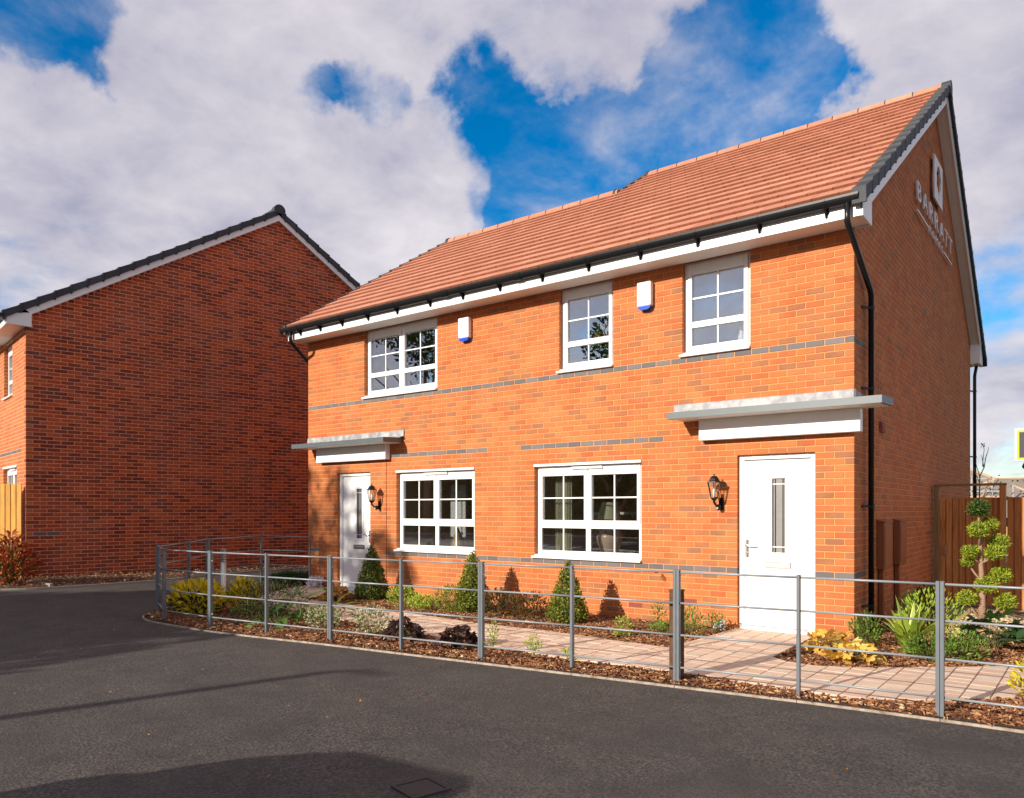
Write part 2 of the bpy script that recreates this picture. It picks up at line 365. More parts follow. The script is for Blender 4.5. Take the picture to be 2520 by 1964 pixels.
def copy_of(src, loc, parent=None, rot=None):
    c = src.copy(); place(c, loc, parent)
    if rot is not None: c.rotation_euler = rot
    return c
def gz(x, y):
    """height of the ground: level at the house, rising gently to the left, falling a little behind the gable"""
    g = min(max(-(x + 9.0) * .031, 0), .26)
    if x > -.2: g -= .02 * min(max(y - 1, 0), 6)
    return g
def pip(x, y, poly):
    c = False; n = len(poly)
    for i in range(n):
        x0, y0 = poly[i]; x1, y1 = poly[(i + 1) % n]
        if (y0 > y) != (y1 > y) and x < (x1 - x0) * (y - y0) / (y1 - y0) + x0: c = not c
    return c
def px_size(p, w, h):
    d = (Vector(p) - CAM).length
    return w * h / (d * d)

# ------------------------------------------------------------------ brickwork
CO, J, PIT = .0803, .0105, .225            # course height, joint, brick pitch
def row_top(k): return .829 + CO * k
BR_CACHE = {}
def brick_mesh(w, tone, mi, mats, depth, P0, tag):
    """one brick with bevelled front arrises; local frame u, d, z mapped by P0 (a linear map)"""
    key = (tag, round(w, 3), round(tone, 1), mi, round(depth, 3))
    if key in BR_CACHE: return BR_CACHE[key]
    b = MB(); brick_into(b, 0, w, 0, CO - J, 0, depth, P0, mi, round(tone, 1))
    BR_CACHE[key] = b.mesh('brick', mats); return BR_CACHE[key]
def brick_into(b, u0, u1, z0, z1, d0, d1, P, mi, tone):
    c = .004
    q = [(u0, d1, z0), (u1, d1, z0), (u1, d1, z1), (u0, d1, z1), (u0, d0 + c, z0), (u1, d0 + c, z0), (u1, d0 + c, z1), (u0, d0 + c, z1),
         (u0 + c, d0, z0 + c), (u1 - c, d0, z0 + c), (u1 - c, d0, z1 - c), (u0 + c, d0, z1 - c)]
    fs = [(8, 9, 10, 11), (4, 5, 9, 8), (5, 6, 10, 9), (6, 7, 11, 10), (7, 4, 8, 11), (0, 1, 5, 4), (1, 2, 6, 5), (2, 3, 7, 6), (3, 0, 4, 7)]
    b.add([P(*x) for x in q], fs, mi, tone)
def lay(rows, extent, openings, start, phase, tone_fn, mat_fn):
    """list of (u0, u1, ztop, tone, matindex)"""
    outl = []
    for k in rows:
        zt = row_top(k); zm = zt - CO / 2
        e = extent(k)
        if e is None: continue
        segs = [(max(e[0], start(k)), e[1])]
        for (a, b_, za, zb) in openings:
            if za < zm < zb:
                ns = []
                for (s0, s1) in segs:
                    if b_ <= s0 or a >= s1: ns.append((s0, s1)); continue
                    if a > s0: ns.append((s0, a))
                    if b_ < s1: ns.append((b_, s1))
                segs = ns
        ph = phase(k)
        for (s0, s1) in segs:
            if s1 - s0 < .03: continue
            cuts = [s0]; n = math.ceil((s0 - ph) / PIT + 1e-6)
            x = ph + n * PIT
            while x < s1 - .02:
                if x - cuts[-1] > .07: cuts.append(x)
                x += PIT
            if len(cuts) > 1 and s1 - cuts[-1] < .07: cuts.pop()
            cuts.append(s1)
            for i in range(len(cuts) - 1):
                a = cuts[i] + (0 if i == 0 else J / 2); b_ = cuts[i + 1] - (0 if i == len(cuts) - 2 else J / 2)
                outl.append((a, b_, zt, tone_fn(a, k), mat_fn((a + b_) / 2, k)))
    return outl
def core_wall(name, P, us, zs, openings, dcore, reveal, mats, parent, extra=None):
    """mortar-faced wall with holes and reveals"""
    b = MB()
    U = sorted(set(us + [o[0] for o in openings] + [o[1] for o in openings])); Z = sorted(set(zs + [o[2] for o in openings] + [o[3] for o in openings]))
    U = [u for u in U if us[0] <= u <= us[-1]]; Z = [z for z in Z if zs[0] <= z <= zs[-1]]
    for i in range(len(U) - 1):
        for j in range(len(Z) - 1):
            um, zm = (U[i] + U[i + 1]) / 2, (Z[j] + Z[j + 1]) / 2
            if any(o[0] < um < o[1] and o[2] < zm < o[3] for o in openings): continue
            b.face([P(U[i], dcore, Z[j]), P(U[i + 1], dcore, Z[j]), P(U[i + 1], dcore, Z[j + 1]), P(U[i], dcore, Z[j + 1])])
    for (u0, u1, z0, z1) in openings:
        e = .004; u0 -= e; u1 += e; z0 -= e; z1 += e; r = reveal; d = dcore
        if u1 - u0 < .03: r = .05
        for A, B in (((u0, z0), (u0, z1)), ((u1, z0), (u1, z1)), ((u0, z0), (u1, z0)), ((u0, z1), (u1, z1))):
            b.face([P(A[0], d, A[1]), P(B[0], d, B[1]), P(B[0], r, B[1]), P(A[0], r, A[1])])
    if extra: extra(b)
    return b.build(name, mats, parent, origin=P(0, 0, 0))
def brickwork(house, bricks, P, lin, mats, tag, limit, score, depth=.1025):
    ranked = sorted(bricks, key=lambda q: -score(q))
    n = 0; rest = MB()
    for q in ranked:
        u0, u1, zt, tone, mi = q[:5]
        dd = depth if len(q) < 6 else q[5]
        if n < limit and score(q) > 0:
            o = bpy.data.objects.new('brick', brick_mesh(u1 - u0, tone, mi, mats, dd, lin, tag))
            place(o, P(u0, R.uniform(-.0012, .0012), zt - CO + J / 2 + 0), house); n += 1
        else: brick_into(rest, u0, u1, zt - CO + J / 2, zt - J / 2, R.uniform(-.0012, .0012), dd, P, mi, tone)
    return rest

# ------------------------------------------------------------------ main house
house = thing('brick_house', (-5, 0, 0), 'pair of joined orange brick houses with two white front doors under one terracotta tiled roof', 'house')
Pf = lambda u, d, z: Vector((-u, d, z))          # front wall, u runs left from the right corner
Pg = lambda u, d, z: Vector((-d, u, z))          # gable wall, u runs back
WID, XSPLIT = 10.27, -5.56
OPEN = {  # u0, u1, z0, z1
 'ul': (6.74, 8.60, 3.645, 4.93), 'um': (3.27, 4.205, 3.645, 4.93), 'ur': (1.254, 2.19, 3.645, 4.93),
 'll': (5.895, 7.742, .835, 2.285), 'lr': (2.81, 4.672, .835, 2.285),
 'dl': (8.44, 9.375, -.1, 2.285), 'dr': (.448, 1.424, -.1, 2.285)}
ops = list(OPEN.values()) + [(7.998, 8.010, -.3, 2.50)]
def tone_main(a, k):
    r = R.random()
    return r if r < .80 else .86 + .14 * R.random()
def mat_front(u, k):
    if k == 0 and (u < 7.99 or u > 9.80): return 1
    if k == 35: return 1
    if k == 22 and (2.5 < u < 5.03 or 5.61 < u < 8.1): return 1
    return 0
rowsF = range(-11, 52)
extF = lambda k: (0, WID)
stF = lambda k: 0 if k % 2 == 0 else .1025 + J
phF = lambda k: (.0 if k % 2 == 0 else .1125)
opsF = [(o[0], o[1], o[2] + .004, o[3]) for o in ops]
bf = lay(rowsF, extF, opsF, stF, phF, lambda a, k: tone_main(a, k), mat_front)
RF = lambda y: 5.17 + .635 * (y + .45)           # roof tile plane, front
RB = lambda y: 8.91 - .757 * (y - 5.44)          # back
GABD = 9.95
def extG(k):
    zt = row_top(k); lo, hi = 0, GABD
    if zt > 4.95:
        lo = max(0, (zt + .20 - 5.17) / .635 - .45); hi = min(GABD, 5.44 - (zt + .20 - 8.91) / .757)
    return (lo, hi) if hi - lo > .2 else None
stG = lambda k: 0 if k % 2 == 1 else .1025 + J
phG = lambda k: (0 if k % 2 == 1 else .1125)
def mat_gable(u, k): return 1 if k in (0, 35) and u < .50 else 0
bg_ = lay(range(-11, 100), extG, [], stG, phG, lambda a, k: tone_main(a, k), mat_gable)
MB_MATS = [M['brick'], M['blue_brick']]
def hidden_f(q):
    um, zt = (q[0] + q[1]) / 2, q[2]
    if 2.74 < zt < 3.05 and (um < 2.3 or um > 7.55): return True
    if zt < .12 or zt > 4.93: return True
    return False
def score_f(q):
    if hidden_f(q): return 0
    return px_size(Pf((q[0] + q[1]) / 2, 0, q[2]), (q[1] - q[0]), .07) * .8
def score_g(q): return 0
core_wall('mortar_wall', Pf, [0.0, WID], [-.3, 4.93], ops, .0055, .16, M['mortar'], house)
def gable_tris(b):
    zb = 4.93
    pts = [(0.0, zb), (GABD, zb), (GABD, RB(GABD) - .19), (5.44, 8.91 - .19), (0.0, RF(0) - .19)]
    b.face([Pg(u, .0055, z) for u, z in pts])
core_wall('mortar_wall', Pg, [0.0, GABD], [-.5, 4.93], [], .0055, .1, M['mortar'], house, gable_tris)
rest = brickwork(house, bf, Pf, Pf, MB_MATS, 'f', 300, score_f)
r2 = brickwork(house, bg_, Pg, Pg, MB_MATS, 'g', 0, score_g)
base = len(rest.v); rest.v += r2.v; rest.f += [tuple(i + base for i in f) for f in r2.f]; rest.m += r2.m; rest.t += r2.t
rest.build('brickwork', MB_MATS, house, origin=(-5, 0, 0), kind='stuff')
b = MB()                                           # back and side walls, out of sight
b.face([(-WID, .01, -.3), (-WID, 8.4, -.3), (-WID, 8.4, 5.2), (-WID, .01, 5.2)])
b.face([(-WID, .3, 5.2), (-WID, 8.1, 5.2), (-WID, 4.24, 7.9)])
b.face([(-WID, 8.4, -.3), (XSPLIT, 8.4, -.3), (XSPLIT, 8.4, 5.2), (-WID, 8.4, 5.2)])
b.face([(XSPLIT, 8.4, -.3), (XSPLIT, 9.95, -.3), (XSPLIT, 9.95, 5.2), (XSPLIT, 8.4, 5.2)])
b.face([(XSPLIT, 3.9, 7.9), (XSPLIT, 9.9, 5.2), (XSPLIT, 8.4, 5.2), (XSPLIT, 5.44, 8.65)])
b.face([(XSPLIT, 9.95, -.3), (0, 9.95, -.3), (0, 9.95, 5.2), (XSPLIT, 9.95, 5.2)])
b.build('rear_wall', M['render'], house)

# ---- roof
GA = .368                                           # tile gauge along the slope
cs = 1 / math.sqrt(1 + .635 ** 2); sn = .635 * cs
TM = {}
def tile_mesh(w, tone):
    key = (round(w, 3), round(tone, 1))
    if key in TM: return TM[key]
    b = MB(); tile_into(b, Vector((0, 0, 0)), w, GA + .03, round(tone, 1)); TM[key] = b.mesh('roof_tile', [M['tile'], M['tile_edge']]); return TM[key]
def tile_into(b, o, w, ln, tone):
    X = lambda p: o + Vector((p.x, p.y * cs - p.z * sn, p.y * sn + p.z * cs))
    g = .003; t0, t1 = .040, .004                   # front edge stands proud of the course below
    vs = []
    for (y, zt, zb) in ((0, t0, -.004), (ln, t1, -.008)):
        for x in (g, w - g): vs += [Vector((x, y, zb)), Vector((x, y, zt))]
    for x in (g + .004, w - g - .004): vs.append(Vector((x, -.004, t0 - .005)))
    vs = [X(v) for v in vs]
    # 0 fl bottom,1 fl top,2 fr bottom,3 fr top,4 bl b,5 bl t,6 br b,7 br t,8/9 nib
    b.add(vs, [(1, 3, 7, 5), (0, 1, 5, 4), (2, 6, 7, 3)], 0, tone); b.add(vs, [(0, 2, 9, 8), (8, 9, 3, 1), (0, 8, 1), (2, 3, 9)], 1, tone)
tiles = []
def slope_tiles(x0, x1, y_ridge, ymin=-.47):
    smax = (y_ridge + .47) / cs; k = 0; s = 0
    while s < smax - .05:
        off = 0 if k % 2 else -.15
        x = x1 + off + .0
        ln = min(GA + .03, smax - s + .02)
        cur = x1
        nxt = x1 + off - .30 if off == 0 else x1 - .15
        while cur > x0 + .02:
            nx = max(nxt, x0); 
            if cur - nx > .04: tiles.append((nx, cur - nx, s, ln, k))
            cur = nx; nxt = cur - .30
        s += GA; k += 1
    return k
NR = slope_tiles(XSPLIT + .02, .105, 5.44)
NL = slope_tiles(-WID - .06, XSPLIT + .018, 4.24)
def tpos(x, s): return Vector((x, -.47 + s * cs, RF(-.47) - .012 + s * sn))
tiles.sort(key=lambda q: -px_size(tpos(q[0] + q[1] / 2, q[2]), q[1], GA))
restt = MB(); n = 0
for (x, w, s, ln, k) in tiles:
    tone = R.random() ** 1.2 * .95
    if n < 300 and ln > GA:
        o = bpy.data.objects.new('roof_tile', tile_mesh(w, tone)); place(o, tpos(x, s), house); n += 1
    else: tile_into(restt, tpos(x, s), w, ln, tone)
restt.build('tiled_slope', [M['tile'], M['tile_edge']], house, origin=(-5, 2, 7), kind='stuff')
b = MB()                                            # boarded slopes under the tiles and the back slope
for (x0, x1, yr, ybk, back) in ((XSPLIT, .17, 5.44, 10.64, RB), (-WID - .08, XSPLIT, 4.24, 8.9, lambda y: 8.148 - .70 * (y - 4.24))):
    b.face([(x0, -.42, RF(-.42) - .035), (x1, -.42, RF(-.42) - .035), (x1, yr, RF(yr) - .035), (x0, yr, RF(yr) - .035)])
    b.face([(x0, yr, RF(yr) - .005), (x1, yr, RF(yr) - .005), (x1, ybk, back(ybk) - .0), (x0, ybk, back(ybk))])
    b.face([(x0, yr, RF(yr) - .06), (x1, yr, RF(yr) - .06), (x1, ybk, back(ybk) - .06), (x0, ybk, back(ybk) - .06)])
b.build('roof_deck', M['tile'], house)
def half_round(b, x0, x1, y, z, r, m, t, seg=8, drop=.0):
    ring = [(y + r * math.cos(a), z + r * math.sin(a) * .95) for a in [math.pi * (-.08 + 1.16 * k / seg) for k in range(seg + 1)]]
    ring2 = [(y + (r - .014) * math.cos(a), z + (r - .014) * math.sin(a) * .95) for a in [math.pi * (-.08 + 1.16 * k / seg) for k in range(seg + 1)]]
    b.prism(ring + ring2[::-1], 'x', x0, x1, m, t)
def ridge(x0, x1, y, z, par, endcap):
    x = x1; i = 0
    while x > x0 + .05:
        xa = max(x - .45, x0)
        b = MB(); half_round(b, xa + .004, x - .004, y, z - .075, .108, 0, R.random()); b.build('ridge_tile', M['tile'], par)
        b = MB(); half_round(b, xa - .010, xa + .010, y, z - .075, .112, 0, .2); b.build('ridge_joint', M['verge'], par)
        x = xa
    for xe, d in endcap:
        b = MB()
        prof = [(y + .118 * math.cos(a), z - .072 + .118 * math.sin(a)) for a in [math.pi * k / 10 for k in range(11)]] + [(y - .105, z - .20), (y + .105, z - .20)]
        b.prism(prof, 'x', min(xe, xe + d), max(xe, xe + d), 0, .6); b.build('ridge_end_cap', M['verge'], par)
ridge(XSPLIT + .05, .12, 5.44, 8.93, house, ((.12, .14), (XSPLIT - .02, .07)))
ridge(-WID - .02, XSPLIT - .02, 4.24, 8.17, house, ((-WID - .09, .07), (XSPLIT - .12, .05)))
def verge_units(xin, xout, yr, slope, zf, n_, y_start, sgn, par, m, ga=GA):
    """stepped dry-verge units up a gable edge; sgn +1 climbs towards +y"""
    c_ = 1 / math.sqrt(1 + slope * slope)
    for k in range(n_):
        ya = y_start + sgn * k * ga * c_; yb = ya + sgn * (ga + .05) * c_
        if sgn * (yb - yr) > 0: yb = yr
        if sgn * (yr - ya) < .08: break
        za, zb = zf(ya), zf(yb)
        b = MB()
        a, c = min(xin, xout), max(xin, xout)
        b.prism([(ya, za + .046), (yb, zb + .012), (yb, zb - .112), (ya, za - .125)], 'x', a, c, 0, R.random())
        b.prism([(ya - sgn * .008, za + .05), (ya + sgn * .03, za + .062), (ya + sgn * .03, za - .13), (ya - sgn * .008, za - .135)], 'x', a - .003, c + .003, 0, .2)
        b.build('verge_tile', m, par)
verge_units(.10, .245, 5.40, .635, RF, 22, -.50, 1, house, M['verge'])
verge_units(.10, .245, 5.48, .757, RB, 24, 10.66, -1, house, M['verge'])
verge_units(-WID - .10, -WID - .05, 4.2, .635, RF, 22, -.50, 1, house, M['verge'])
verge_units(XSPLIT - .09, XSPLIT + .03, 5.42, .635, RF, 5, 4.30, 1, house, M['verge'])

# ---- eaves: soffit, fascia, boxed ends, barge boards, gutter, downpipes
b = MB(); b.box(-WID - .06, .17, -.385, -.003, 4.915, 4.935); b.build('soffit', M['soffit'], house)
b = MB(); b.bbox(-WID - .07, .185, -.408, -.386, 4.895, 5.13, .003); b.build('fascia_board', M['white'], house)
def roofline(y): return min(RF(y), RB(y))
b = MB(); b.prism([(-.408, 4.893), (.02, 4.893), (.02, RF(.02) - .15), (-.408, RF(-.408) - .10)], 'x', .166, .190); b.build('box_end', M['white'], house)
b = MB(); b.box(.005, .165, .000, .02, 4.895, 5.24); b.build('box_return', M['soffit'], house)
b = MB(); b.prism([(-.408, 4.893), (.02, 4.893), (.02, RF(.02) - .15), (-.408, RF(-.408) - .10)], 'x', -WID - .092, -WID - .072); b.build('box_end', M['white'], house)
b = MB()
b.prism([(0.02, RF(.02) - .30), (0.02, RF(.02) - .10), (5.44, 8.91 - .10), (5.44, 8.91 - .30)], 'x', .168, .188); b.build('barge_board', M['white'], house)
b = MB()
b.prism([(5.44, 8.91 - .30), (5.44, 8.91 - .10), (10.1, RB(10.1) - .10), (10.1, RB(10.1) - .30)], 'x', .168, .188)
b.prism([(5.44, 8.91 - .20), (5.44, 8.91 - .105), (10.1, RB(10.1) - .105), (10.1, RB(10.1) - .20)], 'x', .1885, .197); b.build('barge_board', M['white'], house)
b = MB()
b.face([(.003, 0, RF(0) - .275), (.167, 0, RF(0) - .275), (.167, 5.44, 8.91 - .275), (.003, 5.44, 8.91 - .275)])
b.face([(.003, 5.44, 8.91 - .275), (.167, 5.44, 8.91 - .275), (.167, 10.1, RB(10.1) - .275), (.003, 10.1, RB(10.1) - .275)])
b.build('verge_soffit', M['soffit'], house)
b = MB(); b.prism([(9.95, 4.80), (10.42, 4.80), (10.42, RB(10.42) - .08), (9.95, RB(9.95) - .10)], 'x', .0, .185); b.build('box_end', M['white'], house)
b = MB(); b.box(XSPLIT, -.01, 9.96, 10.42, 4.80, 4.82); b.build('soffit', M['soffit'], house)
b = MB()
ga = [math.pi + math.pi * k / 12 for k in range(13)]
GY, GZ_, GR = -.473, 5.125, .060
prof = [(GY + GR * math.cos(a), GZ_ + GR * 1.62 * math.sin(a)) for a in ga] + [(GY + (GR - .005) * math.cos(a), GZ_ + (GR * 1.62 - .005) * math.sin(a)) for a in reversed(ga)]
b.prism(prof, 'x', -WID - .20, .165)
for xe in (-WID - .205, .16):
    b.prism([(GY + (GR + .003) * math.cos(a), GZ_ + .002 + (GR + .003) * 1.60 * math.sin(a)) for a in ga], 'x', xe, xe + .008)
b.build('gutter', M['black'], house, smooth=False)
for xb in (-9.95, -9.35, -8.72, -8.02, -7.28, -6.50, -5.78, -5.02, -4.22, -3.42, -2.60, -1.78, -.98, -.20):
    b = MB()
    pr = [(GY + (GR + .006) * math.cos(a), GZ_ + (GR + .005) * 1.60 * math.sin(a)) for a in ga]
    b.prism(pr + [(GY + GR * .98 * math.cos(a), GZ_ + GR * 1.58 * math.sin(a)) for a in reversed(ga)], 'x', xb - .013, xb + .013)
    b.prism([(-.4095, 4.935), (-.4095, 5.06), (-.440, 5.06), (-.50, 5.035)], 'x', xb - .011, xb + .011)
    b.prism([(-.4085, 4.95), (-.4085, 5.10), (-.418, 5.10), (-.418, 4.95)], 'x', xb - .025, xb + .025)
    b.build('gutter_bracket', M['black'], house)
for xb in (-6.10, -4.62):
    b = MB(); pr = [(GY + (GR + .008) * math.cos(a), GZ_ + (GR + .007) * 1.60 * math.sin(a)) for a in ga]
    b.prism(pr, 'x', xb - .06, xb + .06); b.build('gutter_union', M['black'], house)
def downpipe(pts, r=.034, clips=(), dirn=(0, 0, 0), parent=house):
    b = MB(); b.tube(pts, r, 12)
    o = b.build('downpipe', M['black'], parent, smooth=True)
    for (p, q) in clips:
        c = MB(); p = Vector(p); c.tube([p - Vector((0, 0, .02)), p + Vector((0, 0, .02))], r + .006, 12); q = Vector(q)
        s_ = (q - p).normalized().cross(Vector((0, 0, 1))) * .012
        c.add([p + s_ + Vector((0, 0, .014)), p - s_ + Vector((0, 0, .014)), q - s_ + Vector((0, 0, .014)), q + s_ + Vector((0, 0, .014)),
               p + s_ - Vector((0, 0, .014)), p - s_ - Vector((0, 0, .014)), q - s_ - Vector((0, 0, .014)), q + s_ - Vector((0, 0, .014))],
              [(0, 1, 2, 3), (4, 7, 6, 5), (0, 4, 5, 1), (2, 6, 7, 3), (1, 5, 6, 2), (0, 3, 7, 4)])
        c.build('pipe_clip', M['black'], o)
    return o
dx, dy = .075, .50
downpipe([(.04, -.47, 5.06), (.04, -.47, 4.84), (.045, -.44, 4.79), (dx - .003, dy - .06, 4.28), (dx, dy, 4.20), (dx, dy, -.02)],
         clips=[((dx, dy, z), (.0, dy - .16, z)) for z in (4.05, 2.98 + .08, 1.62, .4)])
downpipe([(-10.20, -.47, 5.05), (-10.20, -.47, 4.90), (-10.22, -.44, 4.84), (-10.33, .05, 4.55), (-10.34, .1, 4.45), (-10.34, .1, 0)])
downpipe([(.07, 10.40, 4.86), (.07, 10.38, 4.80), (.07, 10.12, 4.58), (.07, 10.08, 4.52), (.07, 10.08, -.2)], clips=[((.07, 10.08, z), (0, 9.9, z)) for z in (4.2, 2.75)])

# ---- windows
def window(key, ncas, zglass, sill=True, head=False, upper=True, P=Pf, par=house, op=None, d0=.08):
    """opening given in wall units; zglass = (top of upper glass, bottom of upper glass, top of lower glass, bottom of lower glass)"""
    u0, u1, z0, z1 = op or OPEN[key]
    X = lambda p: P(p.x, p.y, p.z)
    b = MB(); ft = .048
    dF, dB = d0, d0 + .06
    zt = z1 - (.004 if not head else .045)
    for (a, c, e, f) in ((u0, u0 + ft, z0, zt), (u1 - ft, u1, z0, zt), (u0 + ft, u1 - ft, z0, z0 + ft), (u0 + ft, u1 - ft, zt - ft, zt)):
        b.bbox(a, c, dF, dB, e, f, .003, X=X)
    if not upper:                                     # fixed lights below, casements above
        zm = (zglass[1] + zglass[2]) / 2
        b.bbox(u0 + ft, u1 - ft, dF - .004, dB, zm - .040, zm + .020, .003, X=X)
    cw = (u1 - u0 - 2 * ft) / ncas
    for i in range(1, ncas): b.bbox(u0 + ft + cw * i - .014, u0 + ft + cw * i + .014, dF, dB, z0 + ft, zt - ft, .002, X=X)
    w = b.build('window', M['white'], par, origin=X(Vector(((u0 + u1) / 2, dF, z0))))
    for i in range(ncas):
        a = u0 + ft + cw * i + (.004 if i == 0 else .010); c = u0 + ft + cw * (i + 1) - (.004 if i == ncas - 1 else .010)
        st = .055
        def sash(za, zb, zga, zgb, zgc=None, zgd=None):
            s = MB(); q0, q1 = dF - .016, dB - .012
            s.bbox(a, a + st, q0, q1, za, zb, .004, X=X); s.bbox(c - st, c, q0, q1, za, zb, .004, X=X)
            s.bbox(a + st, c - st, q0, q1, zga, zb, .004, X=X); s.bbox(a + st, c - st, q0, q1, za, zgd if zgd is not None else zgb, .004, X=X)
            if zgc is not None: s.bbox(a + st, c - st, q0, q1, zgc, zgb, .004, X=X)
            s.build('casement', M['white'], w, origin=X(Vector(((a + c) / 2, q0, za))))
        def pane(ga, gb, rows_):
            p = MB(); p.box(a + st - .008, c - st + .008, dF + .016, dF + .022, gb - .008, ga + .008, X=X); p.build('pane', M['glass'], w)
            q = MB(); um = (a + c) / 2; q.box(um - .010, um + .010, dF + .008, dF + .0155, gb, ga, X=X); q.build('glazing_bar', M['white'], w)
            if rows_ == 2:
                zm_ = (ga + gb) / 2
                for ua, ub in ((a + st, um - .010), (um + .010, c - st)):
                    q = MB(); q.box(ua, ub, dF + .0085, dF + .0150, zm_ - .010, zm_ + .010, X=X); q.build('glazing_bar', M['white'], w)
        gt, gm, gl, gb_ = zglass
        if upper:
            sash(z0 + ft + .004, zt - .030, gt, gm, gl, gb_); pane(gt, gm, 2); pane(gl, gb_, 1)
        else:
            zm = (gm + gl) / 2
            sash(zm + .022, zt - .02, gt, gm); pane(gt, gm, 2)
            s = MB(); q0, q1 = dF + .003, dB - .012; zb_, zt_ = z0 + ft, zm - .042
            bd = .030
            s.bbox(a, a + bd, q0, q1, zb_, zt_, .004, X=X); s.bbox(c - bd, c, q0, q1, zb_, zt_, .004, X=X)
            s.bbox(a + bd, c - bd, q0, q1, gl, zt_, .004, X=X); s.bbox(a + bd, c - bd, q0, q1, zb_, gb_, .004, X=X)
            s.build('fixed_light', M['white'], w)
            st_old = st; st = bd; pane(gl, gb_, 1); st = st_old
    if sill:
        s = MB(); s.bbox(u0 - .0, u1 + .035, -.045, dF + .02, z0 - .004, z0 + .030, .006, X=X)
        s.bbox(u0 + .003, u1 - .003, .0, dF - .001, z0 + .026, z0 + .055, .004, X=X); s.build('sill', M['white'], w)
    if head:
        s = MB(); s.bbox(u0 + .004, u1 + .012, -.012, dB, z1 - .043, z1 - .004, .005, X=X); s.build('head_trim', M['white'], w)
        s = MB(); um = (u0 + u1) / 2; s.bbox(um - .27, um + .27, dF - .052, dF - .017, z1 - .100, z1 - .062, .008, X=X); s.build('trickle_vent', M['white'], w)
    # closed room behind the opening
    r = MB(); d1, d2 = dB + .01, 3.2
    ra, rb, rz0, rz1 = u0 - .5, u1 + .5, z0 - (.85 if z0 > 3 else .8), z1 + .12
    r.face([X(Vector(q)) for q in ((ra, d2, rz0), (rb, d2, rz0), (rb, d2, rz1), (ra, d2, rz1))])
    r.face([X(Vector(q)) for q in ((ra, d1, rz0), (ra, d2, rz0), (ra, d2, rz1), (ra, d1, rz1))]); r.face([X(Vector(q)) for q in ((rb, d1, rz0), (rb, d2, rz0), (rb, d2, rz1), (rb, d1, rz1))])
    r.face([X(Vector(q)) for q in ((ra, d1, rz0), (rb, d1, rz0), (rb, d2, rz0), (ra, d2, rz0))]); r.face([X(Vector(q)) for q in ((ra, d1, rz1), (rb, d1, rz1), (rb, d2, rz1), (ra, d2, rz1))])
    for (e, f, g, h) in ((ra, u0, rz0, rz1), (u1, rb, rz0, rz1), (u0, u1, rz0, z0), (u0, u1, z1, rz1)):
        r.face([X(Vector(q)) for q in ((e, d1, g), (f, d1, g), (f, d1, h), (e, d1, h))])
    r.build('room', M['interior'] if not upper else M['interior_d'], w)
    return w
ZU = (4.757, 4.117, 4.035, 3.79); ZL = (2.094, 1.418, 1.296, .952)
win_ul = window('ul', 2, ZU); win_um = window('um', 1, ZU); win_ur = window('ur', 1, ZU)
win_ll = window('ll', 2, ZL, head=True, upper=False); win_lr = window('lr', 2, ZL, head=True, upper=False)

